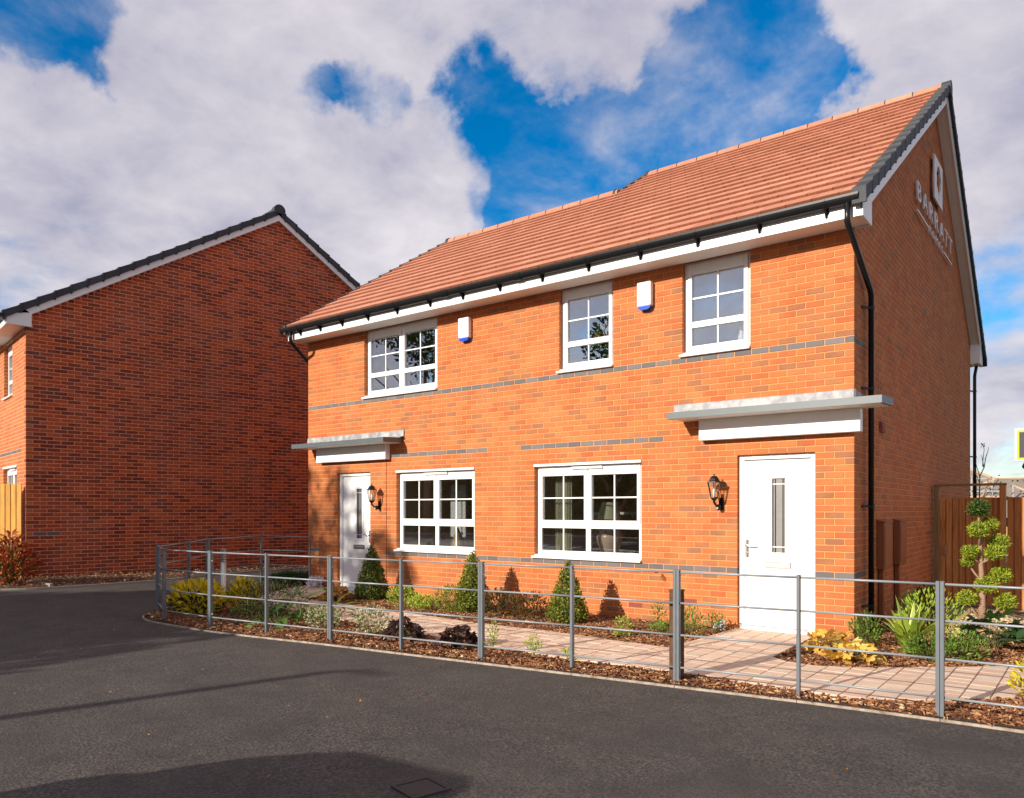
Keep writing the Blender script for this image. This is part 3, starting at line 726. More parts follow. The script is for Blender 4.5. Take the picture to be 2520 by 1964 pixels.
# ---- doors
def door(key, gx0, gx1, hx, lx0, lx1, hs_):
    u0, u1, z0, z1 = OPEN[key]; z0 = .03; z1 -= .006
    X = lambda p: Pf(p.x, p.y, p.z); u0 += .004; u1 -= .004
    b = MB(); ft = .060
    for (a, c, e, f) in ((u0, u0 + ft, z0, z1), (u1 - ft, u1, z0, z1), (u0 + ft, u1 - ft, z1 - ft, z1), (u0 + ft, u1 - ft, z0, z0 + .05)):
        b.bbox(a, c, .055, .125, e, f, .005, X=X)
    for (a, c) in ((u0 + ft - .004, u0 + ft + .012), (u1 - ft - .012, u1 - ft + .004)): b.box(a, c, .075, .12, z0 + .05, z1 - ft, X=X)
    dr = b.build('door', M['white'], house)
    q = MB()
    for (a, c, e, f) in ((u0 + ft + .0125, u0 + ft + .0165, z0 + .05, z1 - ft), (u1 - ft - .0165, u1 - ft - .0125, z0 + .05, z1 - ft), (u0 + ft + .017, u1 - ft - .017, z1 - ft - .012, z1 - ft - .001), (u0 + ft + .017, u1 - ft - .017, z0 + .0505, z0 + .058)): q.box(a, c, .0785, .12, e, f, X=X)
    q.build('door_seal', M['greymetal'], dr)
    g0, g1 = -gx1, -gx0                              # glass strip in wall units
    l = MB(); da, db = .082, .12; lu0, lu1, lz0, lz1 = u0 + ft + .017, u1 - ft - .017, z0 + .0585, z1 - ft - .0125
    gz0, gz1 = 1.03, 1.977
    for (a, c, e, f) in ((lu0, g0, lz0, lz1), (g1, lu1, lz0, lz1), (g0, g1, lz0, gz0), (g0, g1, gz1, lz1)): l.box(a, c, da, db, e, f, X=X)
    l.build('door_leaf', M['white'], dr)
    m_ = MB()
    for (a, c, e, f) in ((g0 - .035, g0 + .004, gz0 - .035, gz1 + .035), (g1 - .004, g1 + .035, gz0 - .035, gz1 + .035), (g0, g1, gz0 - .035, gz0 + .004), (g0, g1, gz1 - .004, gz1 + .035)):
        m_.bbox(a, c, da - .012, da + .004, e, f, .004, X=X)
    m_.build('glass_bead', M['white'], dr)
    p = MB(); p.box(g0, g1, da + .012, da + .02, gz0, gz1, X=X); p.build('pane', M['frosted'], dr)
    q = MB()
    for uu in (g0 + .007, g0 + .040, g1 - .040, g1 - .007): q.box(uu - .006, uu + .006, da + .007, da + .0118, gz0, gz1, X=X)
    q.build('lead_line', M['black'], dr)
    for zc in (gz0 + .075, gz1 - .075):
        q = MB(); q.box(g0, g1, da + .004, da + .0118, zc - .006, zc + .006, X=X); q.build('lead_line', M['whiteletter'], dr)
    h = MB(); hu = -hx
    h.bbox(hu - .016, hu + .016, da - .010, da, .96, 1.19, .004, X=X)
    h.tube([X(Vector((hu, da - .01, 1.115))), X(Vector((hu, da - .05, 1.115))), X(Vector((hu + hs_ * .02, da - .055, 1.115))), X(Vector((hu + hs_ * .125, da - .05, 1.108)))], .009, 8)
    h.tube([X(Vector((hu, da - .012, 1.02))), X(Vector((hu, da - .024, 1.02)))], .012, 10)
    h.build('handle', M['chrome'], dr)
    k = MB(); k.bbox(-lx1, -lx0, da - .014, da, .835, .915, .006, X=X); lb = k.build('letterbox', M['steel' if key == 'dr' else 'greymetal'], dr)
    k = MB(); k.bbox(-lx1 + .022, -lx0 - .022, da - .018, da - .0135, .862, .898, .0015, X=X); k.build('letter_flap', M['white' if key == 'dr' else 'steel'], dr)
    s = MB(); s.bbox(u0 + .002, u1 - .002, -.015, .06, .005, .035, .006, X=X); s.build('threshold', M['greymetal' if key == 'dl' else 'white'], dr)
    v = MB(); v.tube([X(Vector((hu - hs_ * .0 + hs_ * .035, da - .004, 1.50))), X(Vector((hu + hs_ * .035, da - .0005, 1.50)))], .009, 8); v.build('spyhole', M['greymetal'], dr)
    r = MB(); r.box(u0, u1, .13, .14, z0, z1, X=X); r.build('door_backing', M['interior_d'], dr)
    return dr
door('dr', -1.0, -.825, -1.318, -1.08, -.765, -1)
door('dl', -8.90, -8.75, -8.535, -8.99, -8.68, 1)

# ---- canopies over the doors
def canopy(xa, xb, ya, yb, wrap, bx0, bx1, lx0, lx1):
    sl = .04                                         # falls a little to the front
    def Zs(y): return 2.868 + .05 * y
    c = MB()
    c.prism([(ya, Zs(ya) - .085), (ya, Zs(ya)), (ya + .03, Zs(ya) + .004), (ya + .03, Zs(ya) - .085)], 'x', xa, xb)
    e = -.004 if not wrap else yb
    for x0, x1 in ((xa, xa + .03), (xb - .03, xb)):
        ye = yb if (wrap and x1 == xb) else -.004
        c.prism([(ya + .031, Zs(ya) - .085), (ya + .031, Zs(ya) + .004), (ye, Zs(0)), (ye, Zs(0) - .085)], 'x', x0, x1)
    ca = c.build('canopy', M['greymetal'], house)
    t = MB(); t.prism([(ya + .0305, Zs(ya) - .01), (-.004, Zs(0) - .008), (-.004, Zs(0) - .012), (ya + .0305, Zs(ya) - .015)], 'x', xa + .031, xb - .031)
    if wrap: t.prism([(-.0035, Zs(0) - .008), (yb, Zs(0) - .008), (yb, Zs(0) - .075), (-.0035, Zs(0) - .075)], 'x', .006, xb - .031)
    t.build('canopy_roof', M['greymetal'], ca)
    nb = 5                                           # soffit boards
    for i in range(nb):
        y0 = ya + .032 + (0 - ya - .036) * i / nb; y1 = ya + .032 + (0 - ya - .036) * (i + 1) / nb
        s = MB(); s.box(xa + .031, xb - .031, y0 + .002, y1 - .002, Zs(ya) - .080, Zs(ya) - .068); s.build('soffit_board', M['soffit'], ca)
    w = MB(); w.bbox(bx0, bx1, -.125, -.003, 2.49, Zs(ya) - .081, .006); w.build('canopy_beam', M['white'], ca)
    nl = max(2, int((lx1 - lx0) / 1.1) + 1)
    for i in range(nl):
        a = lx0 + (lx1 - lx0) * i / nl; c_ = lx0 + (lx1 - lx0) * (i + 1) / nl + (.03 if i < nl - 1 else 0)
        l = MB(); off = .003 * (i % 2)
        l.prism([(-.006 - off, 3.005), (-.015 - off, 3.0), (-.022 - off, Zs(0) + .03), (-.10, Zs(-.1) + .012), (-.10, Zs(-.1) + .004), (-.012, Zs(0) + .012), (-.003, 3.0)], 'x', a, c_)
        l.build('lead_flashing', M['lead'], ca)
    return ca
canopy(-10.17, -7.58, -.47, 0, False, -9.86, -7.90, -10.265, -7.54)
canopy(-2.19, .40, -.47, .12, True, -1.90, .095, -2.305, .0)
b = MB(); b.prism([(.002, 3.004), (.36, 2.985), (.36, 2.90), (.002, 2.90)], 'x', .002, .010); b.build('lead_flashing', M['lead'], house)
for (x0, x1, z) in ((-2.20, -1.985, .31), (-3.01, -2.80, .20), (-5.2, -4.99, .20)):       # low air bricks
    b = MB(); b.box(x0, x1, -.003, .05, z, z + .065)
    for k in range(9): b.box(x0 + .012 + k * .0215, x0 + .020 + k * .0215, -.0055, -.0031, z + .01, z + .055)
    b.build('air_brick', M['terra'], house)
b = MB(); b.prism([(1.27, 2.60), (1.49, 2.60), (1.49, 2.735), (1.27, 2.735)], 'x', .0, .035); b.prism([(1.30, 2.62), (1.46, 2.62), (1.46, 2.72), (1.30, 2.72)], 'x', .0351, .04, 0, .5)
b.build('wall_vent', M['terra'], house)

# ------------------------------------------------------------------ neighbouring house
NC = Vector((-14.947, -3.385, 0)); NA = Vector((.1668, .986, 0)); NN = Vector((.986, -.1668, 0)); NF = Vector((-.986, .1668, 0))
Pn = lambda u, d, z: NC + NA * u - NN * d + Vector((0, 0, z))      # gable wall
Pm = lambda u, d, z: NC + NF * u + NA * d + Vector((0, 0, z))      # front wall
ln_ = lambda u, d, z: NA * u - NN * d + Vector((0, 0, z))
lm_ = lambda u, d, z: NF * u + NA * d + Vector((0, 0, z))
nb = thing('brick_house', Pn(5, 4, 0), 'dark red brick house with black roof, its blank shaded gable end facing the road', 'house')
NZ0, NCO, NP = 1.125, .0785, .252
NPK, NPZ = 5.40, 9.057
def NRF(u): return 5.50 + .612 * (u + .413)
def NRB(u): return NPZ - .618 * (u - NPK)
NW = 10.9
_C, _P, _r, _J = CO, PIT, row_top, J
CO, PIT, J = NCO, NP, .0125
row_top = lambda k: NZ0 + NCO * k
def extN(k):
    zt = row_top(k); lo, hi = 0, NW
    if zt > 5.25: lo = max(0, (zt + .23 - 5.50) / .612 - .413); hi = min(NW, NPK - (zt + .23 - NPZ) / .618)
    return (lo, hi) if hi - lo > .25 else None
def tone_red(a, k): return R.random()
HB = (NP - J) / 2
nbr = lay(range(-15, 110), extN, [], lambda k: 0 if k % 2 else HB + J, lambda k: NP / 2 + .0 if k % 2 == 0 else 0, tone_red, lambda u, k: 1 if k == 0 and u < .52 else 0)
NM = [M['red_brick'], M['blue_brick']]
def score_n(q):
    if q[2] < .30 or q[0] > 6.6: return 0
    return px_size(Pn((q[0] + q[1]) / 2, 0, q[2]), q[1] - q[0], .07) * .9
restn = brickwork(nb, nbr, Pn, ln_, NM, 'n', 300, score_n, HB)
nop = [(1.37, 2.30, 4.03, 5.25), (.894, 2.40, 1.2, 2.53)]
NM2 = [M['brick'], M['blue_brick']]
nfr = lay(range(-15, 53), lambda k: (0, 4.5), nop, lambda k: 0 if k % 2 == 0 else HB + J, lambda k: 0 if k % 2 == 0 else NP / 2, lambda a, k: R.random() * .8, lambda u, k: 1 if k == 22 and .6 < u < 2.7 else 0)
restm = brickwork(nb, nfr, Pm, lm_, NM2, 'm', 0, lambda q: 0, HB)
restn.build('brickwork', NM, nb, origin=Pn(3, 0, 0), kind='stuff')
restm.build('front_brickwork', NM2, nb, origin=Pm(2, 0, 0), kind='stuff')
def ntri(b):
    b.face([Pn(u, .0055, z) for u, z in ((0, 5.25), (NW, 5.25), (NW, NRB(NW) - .24), (NPK, NPZ - .24), (0, NRF(0) - .24))])
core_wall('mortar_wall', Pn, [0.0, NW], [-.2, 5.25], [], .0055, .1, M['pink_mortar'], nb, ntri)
core_wall('mortar_wall', Pm, [0.0, 4.5], [-.2, 5.32], nop, .0055, .14, M['pink_mortar'], nb)
CO, PIT, row_top, J = _C, _P, _r, _J
b = MB()
b.face([Pm(4.5, 0, -.2), Pm(8, 0, -.2), Pm(8, 0, 5.3), Pm(4.5, 0, 5.3)])
b.face([Pm(8, 0, -.2), Pm(8, NW, -.2), Pm(8, NW, 5.3), Pm(8, 5.4, 9.0), Pm(8, 0, 5.3)])
b.face([Pn(NW, 0, -.2), Pn(NW, 8, -.2), Pn(NW, 8, 5.3), Pn(NW, 0, 5.3)])
b.build('rear_wall', M['render'], nb)
def Q(u, o, z): return NC + NA * u + NN * o + Vector((0, 0, z))   # o: out of the gable
XN = lambda p: Q(p.y, p.x, p.z)
b = MB()
for (u0, u1, f) in ((-.42, NPK, NRF), (NPK, NW + .42, NRB)):
    b.face([Q(u0, .10, f(u0) - .02), Q(u1, .10, f(u1) - .02), Q(u1, -8.1, f(u1) - .02), Q(u0, -8.1, f(u0) - .02)])
    b.face([Q(u0, .10, f(u0) - .10), Q(u1, .10, f(u1) - .10), Q(u1, -8.1, f(u1) - .10), Q(u0, -8.1, f(u0) - .10)])
b.build('roof_slope', M['slate'], nb)
def nverge(u_start, sgn, f, n_, peak):
    c_ = 1 / math.sqrt(1 + .615 ** 2); g = .355
    for k in range(n_):
        a = u_start + sgn * k * g * c_; e_ = a + sgn * (g + .05) * c_
        if sgn * (e_ - peak) > 0: e_ = peak
        if sgn * (peak - a) < .08: break
        b = MB()
        b.prism([(a, f(a) + .030), (e_, f(e_) + .002), (e_, f(e_) - .120), (a, f(a) - .135)], 'x', -.02, .145, 0, R.random(), XN)
        b.prism([(a - sgn * .006, f(a) + .034), (a + sgn * .028, f(a) + .046), (a + sgn * .028, f(a) - .142), (a - sgn * .006, f(a) - .15)], 'x', -.024, .150, 0, .2, XN)
        b.build('verge_tile', M['slate'], nb)
nverge(-.42, 1, NRF, 24, 5.35); nverge(NW + .42, -1, NRB, 24, 5.45)
b = MB()
b.prism([(NPK + .15 * math.cos(a), (NPZ - .03) + .15 * math.sin(a)) for a in [math.pi * (-.15 + 1.3 * k / 12) for k in range(13)]], 'x', .0, .165, 0, .3, XN); b.build('ridge_end_cap', M['slate'], nb)
for k in range(17):
    b = MB(); b.prism([(NPK + .125 * math.cos(a), (NPZ - .03) + .12 * math.sin(a)) for a in [math.pi * (-.05 + 1.1 * q / 8) for q in range(9)]], 'x', -.45 * k - .448, -.45 * k - .002, 0, .5, XN); b.build('ridge_tile', M['slate'], nb)
b = MB(); b.prism([(.09, NRF(.09) - .27), (-.02, NRF(-.02) - .13), (NPK, NPZ - .13), (NPK, NPZ - .27)], 'x', .085, .105, 0, .5, XN); b.build('barge_board', M['white'], nb)
b = MB(); b.prism([(NPK, NPZ - .27), (NPK, NPZ - .13), (NW, NRB(NW) - .13), (NW, NRB(NW) - .27)], 'x', .085, .105, 0, .5, XN); b.build('barge_board', M['white'], nb)
b = MB(); b.prism([(-.345, 5.285), (.085, 5.275), (.085, NRF(.085) - .24), (-.345, NRF(-.345) - .05)], 'x', .084, .106, 0, .5, XN); b.build('box_end', M['white'], nb)
b = MB()
b.face([Q(0, .084, NRF(0) - .24), Q(NPK, .084, NPZ - .24), Q(NPK, .004, NPZ - .24), Q(0, .004, NRF(0) - .24)])
b.face([Q(NPK, .084, NPZ - .24), Q(NW, .084, NRB(NW) - .24), Q(NW, .004, NRB(NW) - .24), Q(NPK, .004, NPZ - .24)])
b.build('verge_soffit', M['soffit'], nb)
b = MB(); b.box(-8, .083, -.34, -.002, 5.285, 5.30, X=XN); b.build('soffit', M['soffit'], nb)
b = MB(); b.box(-8, .083, -.362, -.341, 5.27, 5.44, X=XN); b.build('fascia_board', M['white'], nb)
b = MB(); b.prism([(-.43 + .06 * math.cos(a), 5.47 + .07 * math.sin(a)) for a in ga], 'x', -8, .15, 0, .5, XN); b.build('gutter', M['black'], nb)
def nwin(op, z, head, upper):
    return window(None, 1 if op[1] - op[0] < 1.2 else 2, z, head=head, upper=upper, P=Pm, par=nb, op=op, d0=.09)
nwin((1.37, 2.30, 4.03, 5.25), (5.0, 4.45, 4.37, 4.15), False, True)
nwin((.894, 2.40, 1.2, 2.53), (2.34, 1.75, 1.63, 1.30), True, False)

# ------------------------------------------------------------------ ground, road, kerb, beds, path
def sheet(name, poly, step, dz, m, kind='structure', origin=(0, 0, 0), rough=0.0):
    bm = bmesh.new()
    vs = [bm.verts.new((x, y, 0)) for x, y in poly]; bm.faces.new(vs)
    xs = [p[0] for p in poly]; ys = [p[1] for p in poly]
    for ax, lo, hi in ((0, min(xs), max(xs)), (1, min(ys), max(ys))):
        q = lo + step
        while q < hi:
            bmesh.ops.bisect_plane(bm, geom=bm.verts[:] + bm.edges[:] + bm.faces[:], plane_co=(q, 0, 0) if ax == 0 else (0, q, 0), plane_no=(1, 0, 0) if ax == 0 else (0, 1, 0)); q += step
    bmesh.ops.triangulate(bm, faces=[f for f in bm.faces if len(f.verts) > 4])
    for v in bm.verts:
        h = rough * (math.sin(v.co.x * 9.1 + 2 * math.sin(v.co.y * 5.3)) * math.cos(v.co.y * 8.3 + math.sin(v.co.x * 4.1))) if rough else 0
        v.co.z = gz(v.co.x, v.co.y) + dz + h
    bmesh.ops.recalc_face_normals(bm, faces=bm.faces)
    me = bpy.data.meshes.new(name); bm.to_mesh(me); bm.free()
    if me.polygons and me.polygons[0].normal.z < 0: me.flip_normals()
    me.materials.append(m)
    o = bpy.data.objects.new(name, me); place(o, origin, None); props(o, kind=kind); return o
KERB = [(-10.62, .45), (-10.98, -.35), (-10.92, -1.0), (-10.5, -1.95), (-9.85, -2.70), (-9.42, -3.30), (-9.22, -3.66), (-8.95, -3.98), (-8.30, -4.19), (-7.0, -4.17), (-6.08, -4.06), (-4.9, -3.87),
        (-3.84, -3.735), (-2.78, -3.60), (-1.71, -3.46), (-.7, -3.33), (.33, -3.20), (1.36, -3.12), (2.4, -3.09), (4.0, -3.12), (8.0, -3.3)]
PATH = [(-9.45, -1.62), (-9.2, -1.86), (-8.34, -2.33), (-6.45, -2.60), (-4.55, -2.80), (-2.87, -2.98), (-1.99, -3.03), (-1.15, -2.95), (-.6, -2.93), (.28, -2.98), (.72, -2.98), (1.05, -2.80), (1.26, -2.66), (1.55, -2.36),
        (1.85, -2.02), (2.6, -1.4), (3.8, -.7), (7, .4), (7, 1.6), (3.6, .55), (2.4, -.10), (1.72, -.60), (1.31, -.98), (.80, -1.42), (.42, -1.70), (.07, -1.86), (-.22, -1.80), (-.40, -1.66), (-.44, -.012), (-1.43, -.012), (-1.50, -1.83),
        (-2.29, -1.77), (-3.38, -1.68), (-4.5, -1.72), (-6.1, -1.53), (-7.6, -1.44), (-8.62, -1.38), (-8.36, -.012), (-9.40, -.012), (-10.20, -.06), (-9.9, -.9)]
g = sheet('ground', [(-300, -300), (300, -300), (300, 400), (-300, 400)], 40, -.60, M['grass'])
road = sheet('road', [(-60, -60), (60, -60), (60, 9), (-60, 9)], 3.0, -.012, M['asphalt'])
bed = sheet('garden_bed', KERB + [(8, 1.5), (8, 5.6), (.0, 5.6), (.0, .012), (-WID, .012), (-WID, .6)], .5, .014, M['soil'], rough=.006)
sheet('path_base', PATH, 1.0, .020, M['joint'])
NBED = [Pn(-.1, -.02, 0), Pn(-.15, -.42, 0), Pn(2.5, -.50, 0), Pn(5, -.62, 0), Pn(9, -.7, 0), Pn(9, -.01, 0)]
NBED = [(-18.5, -9.0), (-14.0, -5.2), (-13.42, -4.35), (-13.18, -3.85), (-13.04, -2.84), (-13.02, -1.69), (-13.2, -.83), (-13.32, .12), (-13.38, 1.3), (-13.3, 2.4), (-12.7, 6), (-13.6, 6), (-14.4, .3), (-14.93, -3.37), (-22, -8.6)]
sheet('garden_bed', NBED, .5, .02, M['soil'], rough=.006)
def strip(name, pts, w, z0, z1, m, seg=.9):
    """kerb edging: lengths butted end to end, each its own part"""
    root = bpy.data.objects.new(name, None); place(root, (pts[0][0], pts[0][1], 0), None); props(root, kind='structure')
    P2 = [Vector((x, y)) for x, y in pts]
    # smooth resample
    sm = []
    for i in range(len(P2) - 1):
        p0, p1, p2, p3 = P2[max(i - 1, 0)], P2[i], P2[i + 1], P2[min(i + 2, len(P2) - 1)]
        for k in range(4):
            t = k / 4
            sm.append(.5 * ((2 * p1) + (p2 - p0) * t + (2 * p0 - 5 * p1 + 4 * p2 - p3) * t * t + (3 * p1 - p0 - 3 * p2 + p3) * t ** 3))
    sm.append(P2[-1])
    acc = [sm[0]]; run = 0
    def flush(ch):
        b = MB(); L_, R_ = [], []
        for i, p in enumerate(ch):
            d = (ch[min(i + 1, len(ch) - 1)] - ch[max(i - 1, 0)]).normalized(); nrm = Vector((-d.y, d.x))
            L_.append(p + nrm * w / 2); R_.append(p - nrm * w / 2)
        if len(ch) < 2: return
        d0 = (ch[1] - ch[0]).normalized() * .003; d1 = (ch[-1] - ch[-2]).normalized() * .003
        L_[0] += d0; R_[0] += d0; L_[-1] -= d1; R_[-1] -= d1
        for i in range(len(ch) - 1):
            a, c, e, f = L_[i], L_[i + 1], R_[i + 1], R_[i]
            za, zb = gz(*ch[i]), gz(*ch[i + 1])
            b.add([(a.x, a.y, za + z1), (c.x, c.y, zb + z1), (e.x, e.y, zb + z1), (f.x, f.y, za + z1), (a.x, a.y, za + z0), (c.x, c.y, zb + z0), (e.x, e.y, zb + z0), (f.x, f.y, za + z0)],
                  [(0, 1, 2, 3), (0, 4, 5, 1), (2, 6, 7, 3)] + ([(0, 3, 7, 4)] if i == 0 else []) + ([(1, 5, 6, 2)] if i == len(ch) - 2 else []))
        b.build('edging_stone', m, root)
    for p in sm[1:]:
        run += (p - acc[-1]).length; acc.append(p)
        if run > seg: flush(acc); acc = [p]; run = 0
    flush(acc)
strip('kerb', KERB, .026, -.1, .008, M['kerb'])
strip('kerb', [(-13.98, -5.2), (-13.40, -4.35), (-13.16, -3.85), (-13.02, -2.84), (-13.0, -1.69), (-13.18, -.83), (-13.30, .12), (-13.36, 1.3), (-13.28, 2.4), (-12.68, 6)], .05, -.1, .02, M['concrete'])
bm_ = MB(); bm_.box(-14.5, -13.18, -3.62, -3.56, .10, .20); bm_.build('edging_slab', M['concrete'], None, kind='structure')

# paving
path = bpy.data.objects.new('path', None); place(path, (-3, -2.2, 0), None); props(path, kind='structure')
def clip_rect(poly, x0, x1, y0, y1):
    def cl(p, ins, isec):
        o = []
        for i in range(len(p)):
            a, c = p[i - 1], p[i]
            if ins(c):
                if not ins(a): o.append(isec(a, c))
                o.append(c)
            elif ins(a): o.append(isec(a, c))
        return o
    ix = lambda v: (lambda a, c: (v, a[1] + (c[1] - a[1]) * (v - a[0]) / (c[0] - a[0])))
    iy = lambda v: (lambda a, c: (a[0] + (c[0] - a[0]) * (v - a[1]) / (c[1] - a[1]), v))
    p = poly
    for ins, isec in ((lambda q: q[0] >= x0, ix(x0)), (lambda q: q[0] <= x1, ix(x1)), (lambda q: q[1] >= y0, iy(y0)), (lambda q: q[1] <= y1, iy(y1))):
        p = cl(p, ins, isec)
        if len(p) < 3: return []
    return p
def area(p): return abs(sum(p[i - 1][0] * p[i][1] - p[i][0] * p[i - 1][1] for i in range(len(p)))) / 2
stones = []
x = -10.6; ri = 0
while x < 7:
    wl = .20; y = -3.3 - (ri % 3) * .08
    while y < 1.8:
        hgt = R.choice((.16, .22, .28))
        q = clip_rect(PATH, x + .0035, x + wl - .0035, y + .003, y + hgt - .003)
        if len(q) >= 3 and area(q) > .002: stones.append((q, x + wl / 2, y + hgt / 2, wl * hgt))
        y += hgt
    x += wl; ri += 1
def stone_into(b, q, o, t, tilt):
    n_ = len(q); cxs = sum(p[0] for p in q) / n_; cys = sum(p[1] for p in q) / n_
    z = [gz(p[0], p[1]) + .046 + tilt[0] * (p[0] - cxs) + tilt[1] * (p[1] - cys) + tilt[2] for p in q]
    up = [(cxs + (p[0] - cxs) * .955, cys + (p[1] - cys) * .955, z[i]) for i, p in enumerate(q)]
    lo = [(p[0], p[1], z[i] - .006) for i, p in enumerate(q)]; bt = [(p[0], p[1], gz(p[0], p[1]) + .0) for p in q]
    vs = up + lo + bt
    b.add(vs, [tuple(range(n_))] + [(i, n_ + i, n_ + (i + 1) % n_, (i + 1) % n_) for i in range(n_)] + [(n_ + i, 2 * n_ + i, 2 * n_ + (i + 1) % n_, n_ + (i + 1) % n_) for i in range(n_)], 0, t)
stones.sort(key=lambda s: -px_size((s[1], s[2], 0), 1, 1) * area(s[0]) if (-10 < s[1] < 2.6) else 0)
rests = MB()
for i, (q, xx, yy, ar) in enumerate(stones):
    tl = (rnd(-.012, .012), rnd(-.012, .012), rnd(-.0015, .0015)); tn = R.random()
    if i < 300:
        b = MB(); stone_into(b, q, None, tn, tl); b.build('paving_stone', M['paver'], path)
    else: stone_into(rests, q, None, tn, tl)
rests.build('paving', M['paver'], path, kind='stuff')

# bark mulch over the beds
def chip(b, x, y, z):
    l, w, h = rnd(.018, .065), rnd(.006, .016), rnd(.003, .008)
    a = rnd(0, math.pi); ti = rnd(-.45, .45); ca, sa = math.cos(a), math.sin(a)
    d = Vector((ca, sa, math.tan(ti) * .6)).normalized(); s_ = Vector((-sa, ca, rnd(-.3, .3))).normalized(); n_ = d.cross(s_).normalized()
    p = Vector((x, y, z + abs(d.z) * l * .5 + h)); t = R.random() ** 1.3
    k = rnd(.4, .8)
    vs = [p - d * l / 2 - s_ * w * .3, p - d * l / 2 + s_ * w * .3, p + n_ * h - s_ * w * .5, p + n_ * h + s_ * w * .5, p + d * l / 2 - s_ * w * .35 * k, p + d * l / 2 + s_ * w * .35 * k]
    vs += [v - n_ * h for v in (vs[0], vs[1], vs[4], vs[5])]
    b.add(vs, [(0, 2, 3, 1), (2, 4, 5, 3), (0, 6, 8, 4, 2), (1, 3, 5, 9, 7), (0, 1, 7, 6), (4, 8, 9, 5)], 0, t)
def mulch(b, poly, dens, excl=(), heap=0.0):
    xs = [p[0] for p in poly]; ys = [p[1] for p in poly]
    n_ = int((max(xs) - min(xs)) * (max(ys) - min(ys)) * dens)
    for _ in range(n_):
        x, y = rnd(min(xs), max(xs)), rnd(min(ys), max(ys))
        if not pip(x, y, poly) or any(pip(x, y, e_) for e_ in excl): continue
        chip(b, x, y, gz(x, y) + .012 + R.random() ** 2 * (.028 + heap))
mu = MB()
ins = [(x + (.03 if x < -9 else 0), y + .035) for x, y in KERB]
FRONT = ins[:-3] + [(2.4, -3.05), (2.6, -1.45)] + [p for p in reversed(PATH[0:15])] + [(-9.9, -.9), (-10.2, -.1), (-10.35, .3)]
mulch(mu, FRONT, 2100)
for i in range(4, len(KERB) - 3):
    for _ in range(26):
        t_ = R.random(); chip(mu, KERB[i][0] * (1 - t_) + KERB[i + 1][0] * t_ + rnd(-.02, .02), KERB[i][1] * (1 - t_) + KERB[i + 1][1] * t_ + rnd(.004, .05), gz(KERB[i][0], 0) + .006)
WALLBED = [(-8.36, -.01), (-1.45, -.01), (-1.52, -1.83), (-2.29, -1.78), (-3.38, -1.69), (-4.5, -1.73), (-6.1, -1.54), (-7.6, -1.45), (-8.62, -1.39)]
mulch(mu, WALLBED, 2000)
RIGHTBED = [(-.42, -.01), (-.40, -1.66), (-.22, -1.80), (.07, -1.86), (.42, -1.70), (.80, -1.42), (1.31, -.98), (1.72, -.60), (2.4, -.10), (3.2, .5), (3.2, .92), (.80, .92), (.80, 3.0), (.09, 3.0), (.09, -.01)]
mulch(mu, RIGHTBED, 2100)
mulch(mu, [(-18.5, -9.0), (-14.0, -5.2), (-13.46, -4.35), (-13.22, -3.85), (-13.08, -2.84), (-13.06, -1.69), (-13.24, -.83), (-13.36, .12), (-13.42, 1.3), (-13.34, 2.4), (-13.95, 2.4), (-14.42, .3), (-14.93, -3.37), (-18.5, -6.1)], 330, heap=.03)
mu.build('bark_mulch', M['chip'], None, origin=(-3, -2, 0), kind='stuff')

# a few pale pebbles along the kerb
pb = MB()
for _ in range(110):
    i = R.randrange(5, len(KERB) - 4); t = R.random(); x = KERB[i][0] * (1 - t) + KERB[i + 1][0] * t; y = KERB[i][1] * (1 - t) + KERB[i + 1][1] * t + rnd(.05, .22)
    r = rnd(.008, .026); 
    pb.lathe([(0.001, 0), (r * .8, r * .15), (r, r * .5), (r * .7, r * .85), (0.001, r)], (x, y, gz(x, y) + .02), 6, 0, R.random())
pb.build('pebbles', M['gravel'], None, kind='stuff', smooth=True)

# manhole cover in the road
mh = thing('manhole_cover', (-.78, -6.55, 0), 'small rusty square inspection cover set in the shaded asphalt', 'manhole cover')
ca_, sa_ = math.cos(-.25), math.sin(-.25)
XM = lambda p: Vector((-.74 + p.x * ca_ - p.y * sa_, -6.50 + p.x * sa_ + p.y * ca_, p.z))
b = MB()
for (x0, x1, y0, y1) in ((-.125, -.105, -.125, .125), (.105, .125, -.125, .125), (-.105, .105, -.125, -.105), (-.105, .105, .105, .125)): b.box(x0, x1, y0, y1, -.02, .0, X=XM)
b.build('cover_frame', M['rust'], mh)
b = MB(); b.bbox(-.102, .102, -.102, .102, -.02, -.003, .004, X=XM); b.build('cover_plate', M['rust'], mh)

# ------------------------------------------------------------------ metal railings
def post(par, x, y, h, dirn, dbl):
    d = Vector((dirn[0], dirn[1], 0)).normalized(); n_ = Vector((-d.y, d.x, 0)); z0 = gz(x, y)
    for off in ((-.0150, .0150) if dbl else (0,)):
        X = lambda p: Vector((x, y, z0)) + d * (p.x + off) + n_ * p.y + Vector((0, 0, p.z))
        b = MB(); b.bbox(-.0138, .0138, -.026, .026, -.05, h, .003, X=X)
        o = b.build('post', M['rail'], par)
    for hz in (.20, .90):                            # bolt heads
        for s_ in (-1, 1):
            p = Vector((x, y, z0 + hz)) + d * s_ * (.029 if dbl else .014)
            b = MB(); b.tube([p, p + d * s_ * .008], [.009, .006], 8)
            if dbl: b.build('bolt', M['chrome'], par)
def rail(par, a, c, hs, r=.0093):
    for h in hs:
        p = Vector((a[0], a[1], gz(*a) + h)); q = Vector((c[0], c[1], gz(*c) + h)); d = (q - p).normalized()
        b = MB(); b.tube([p + d * .014, q - d * .014], r, 8); o = b.build('rail', M['tube'], par, smooth=True)
HS = (.155, .447, .735, 1.012)
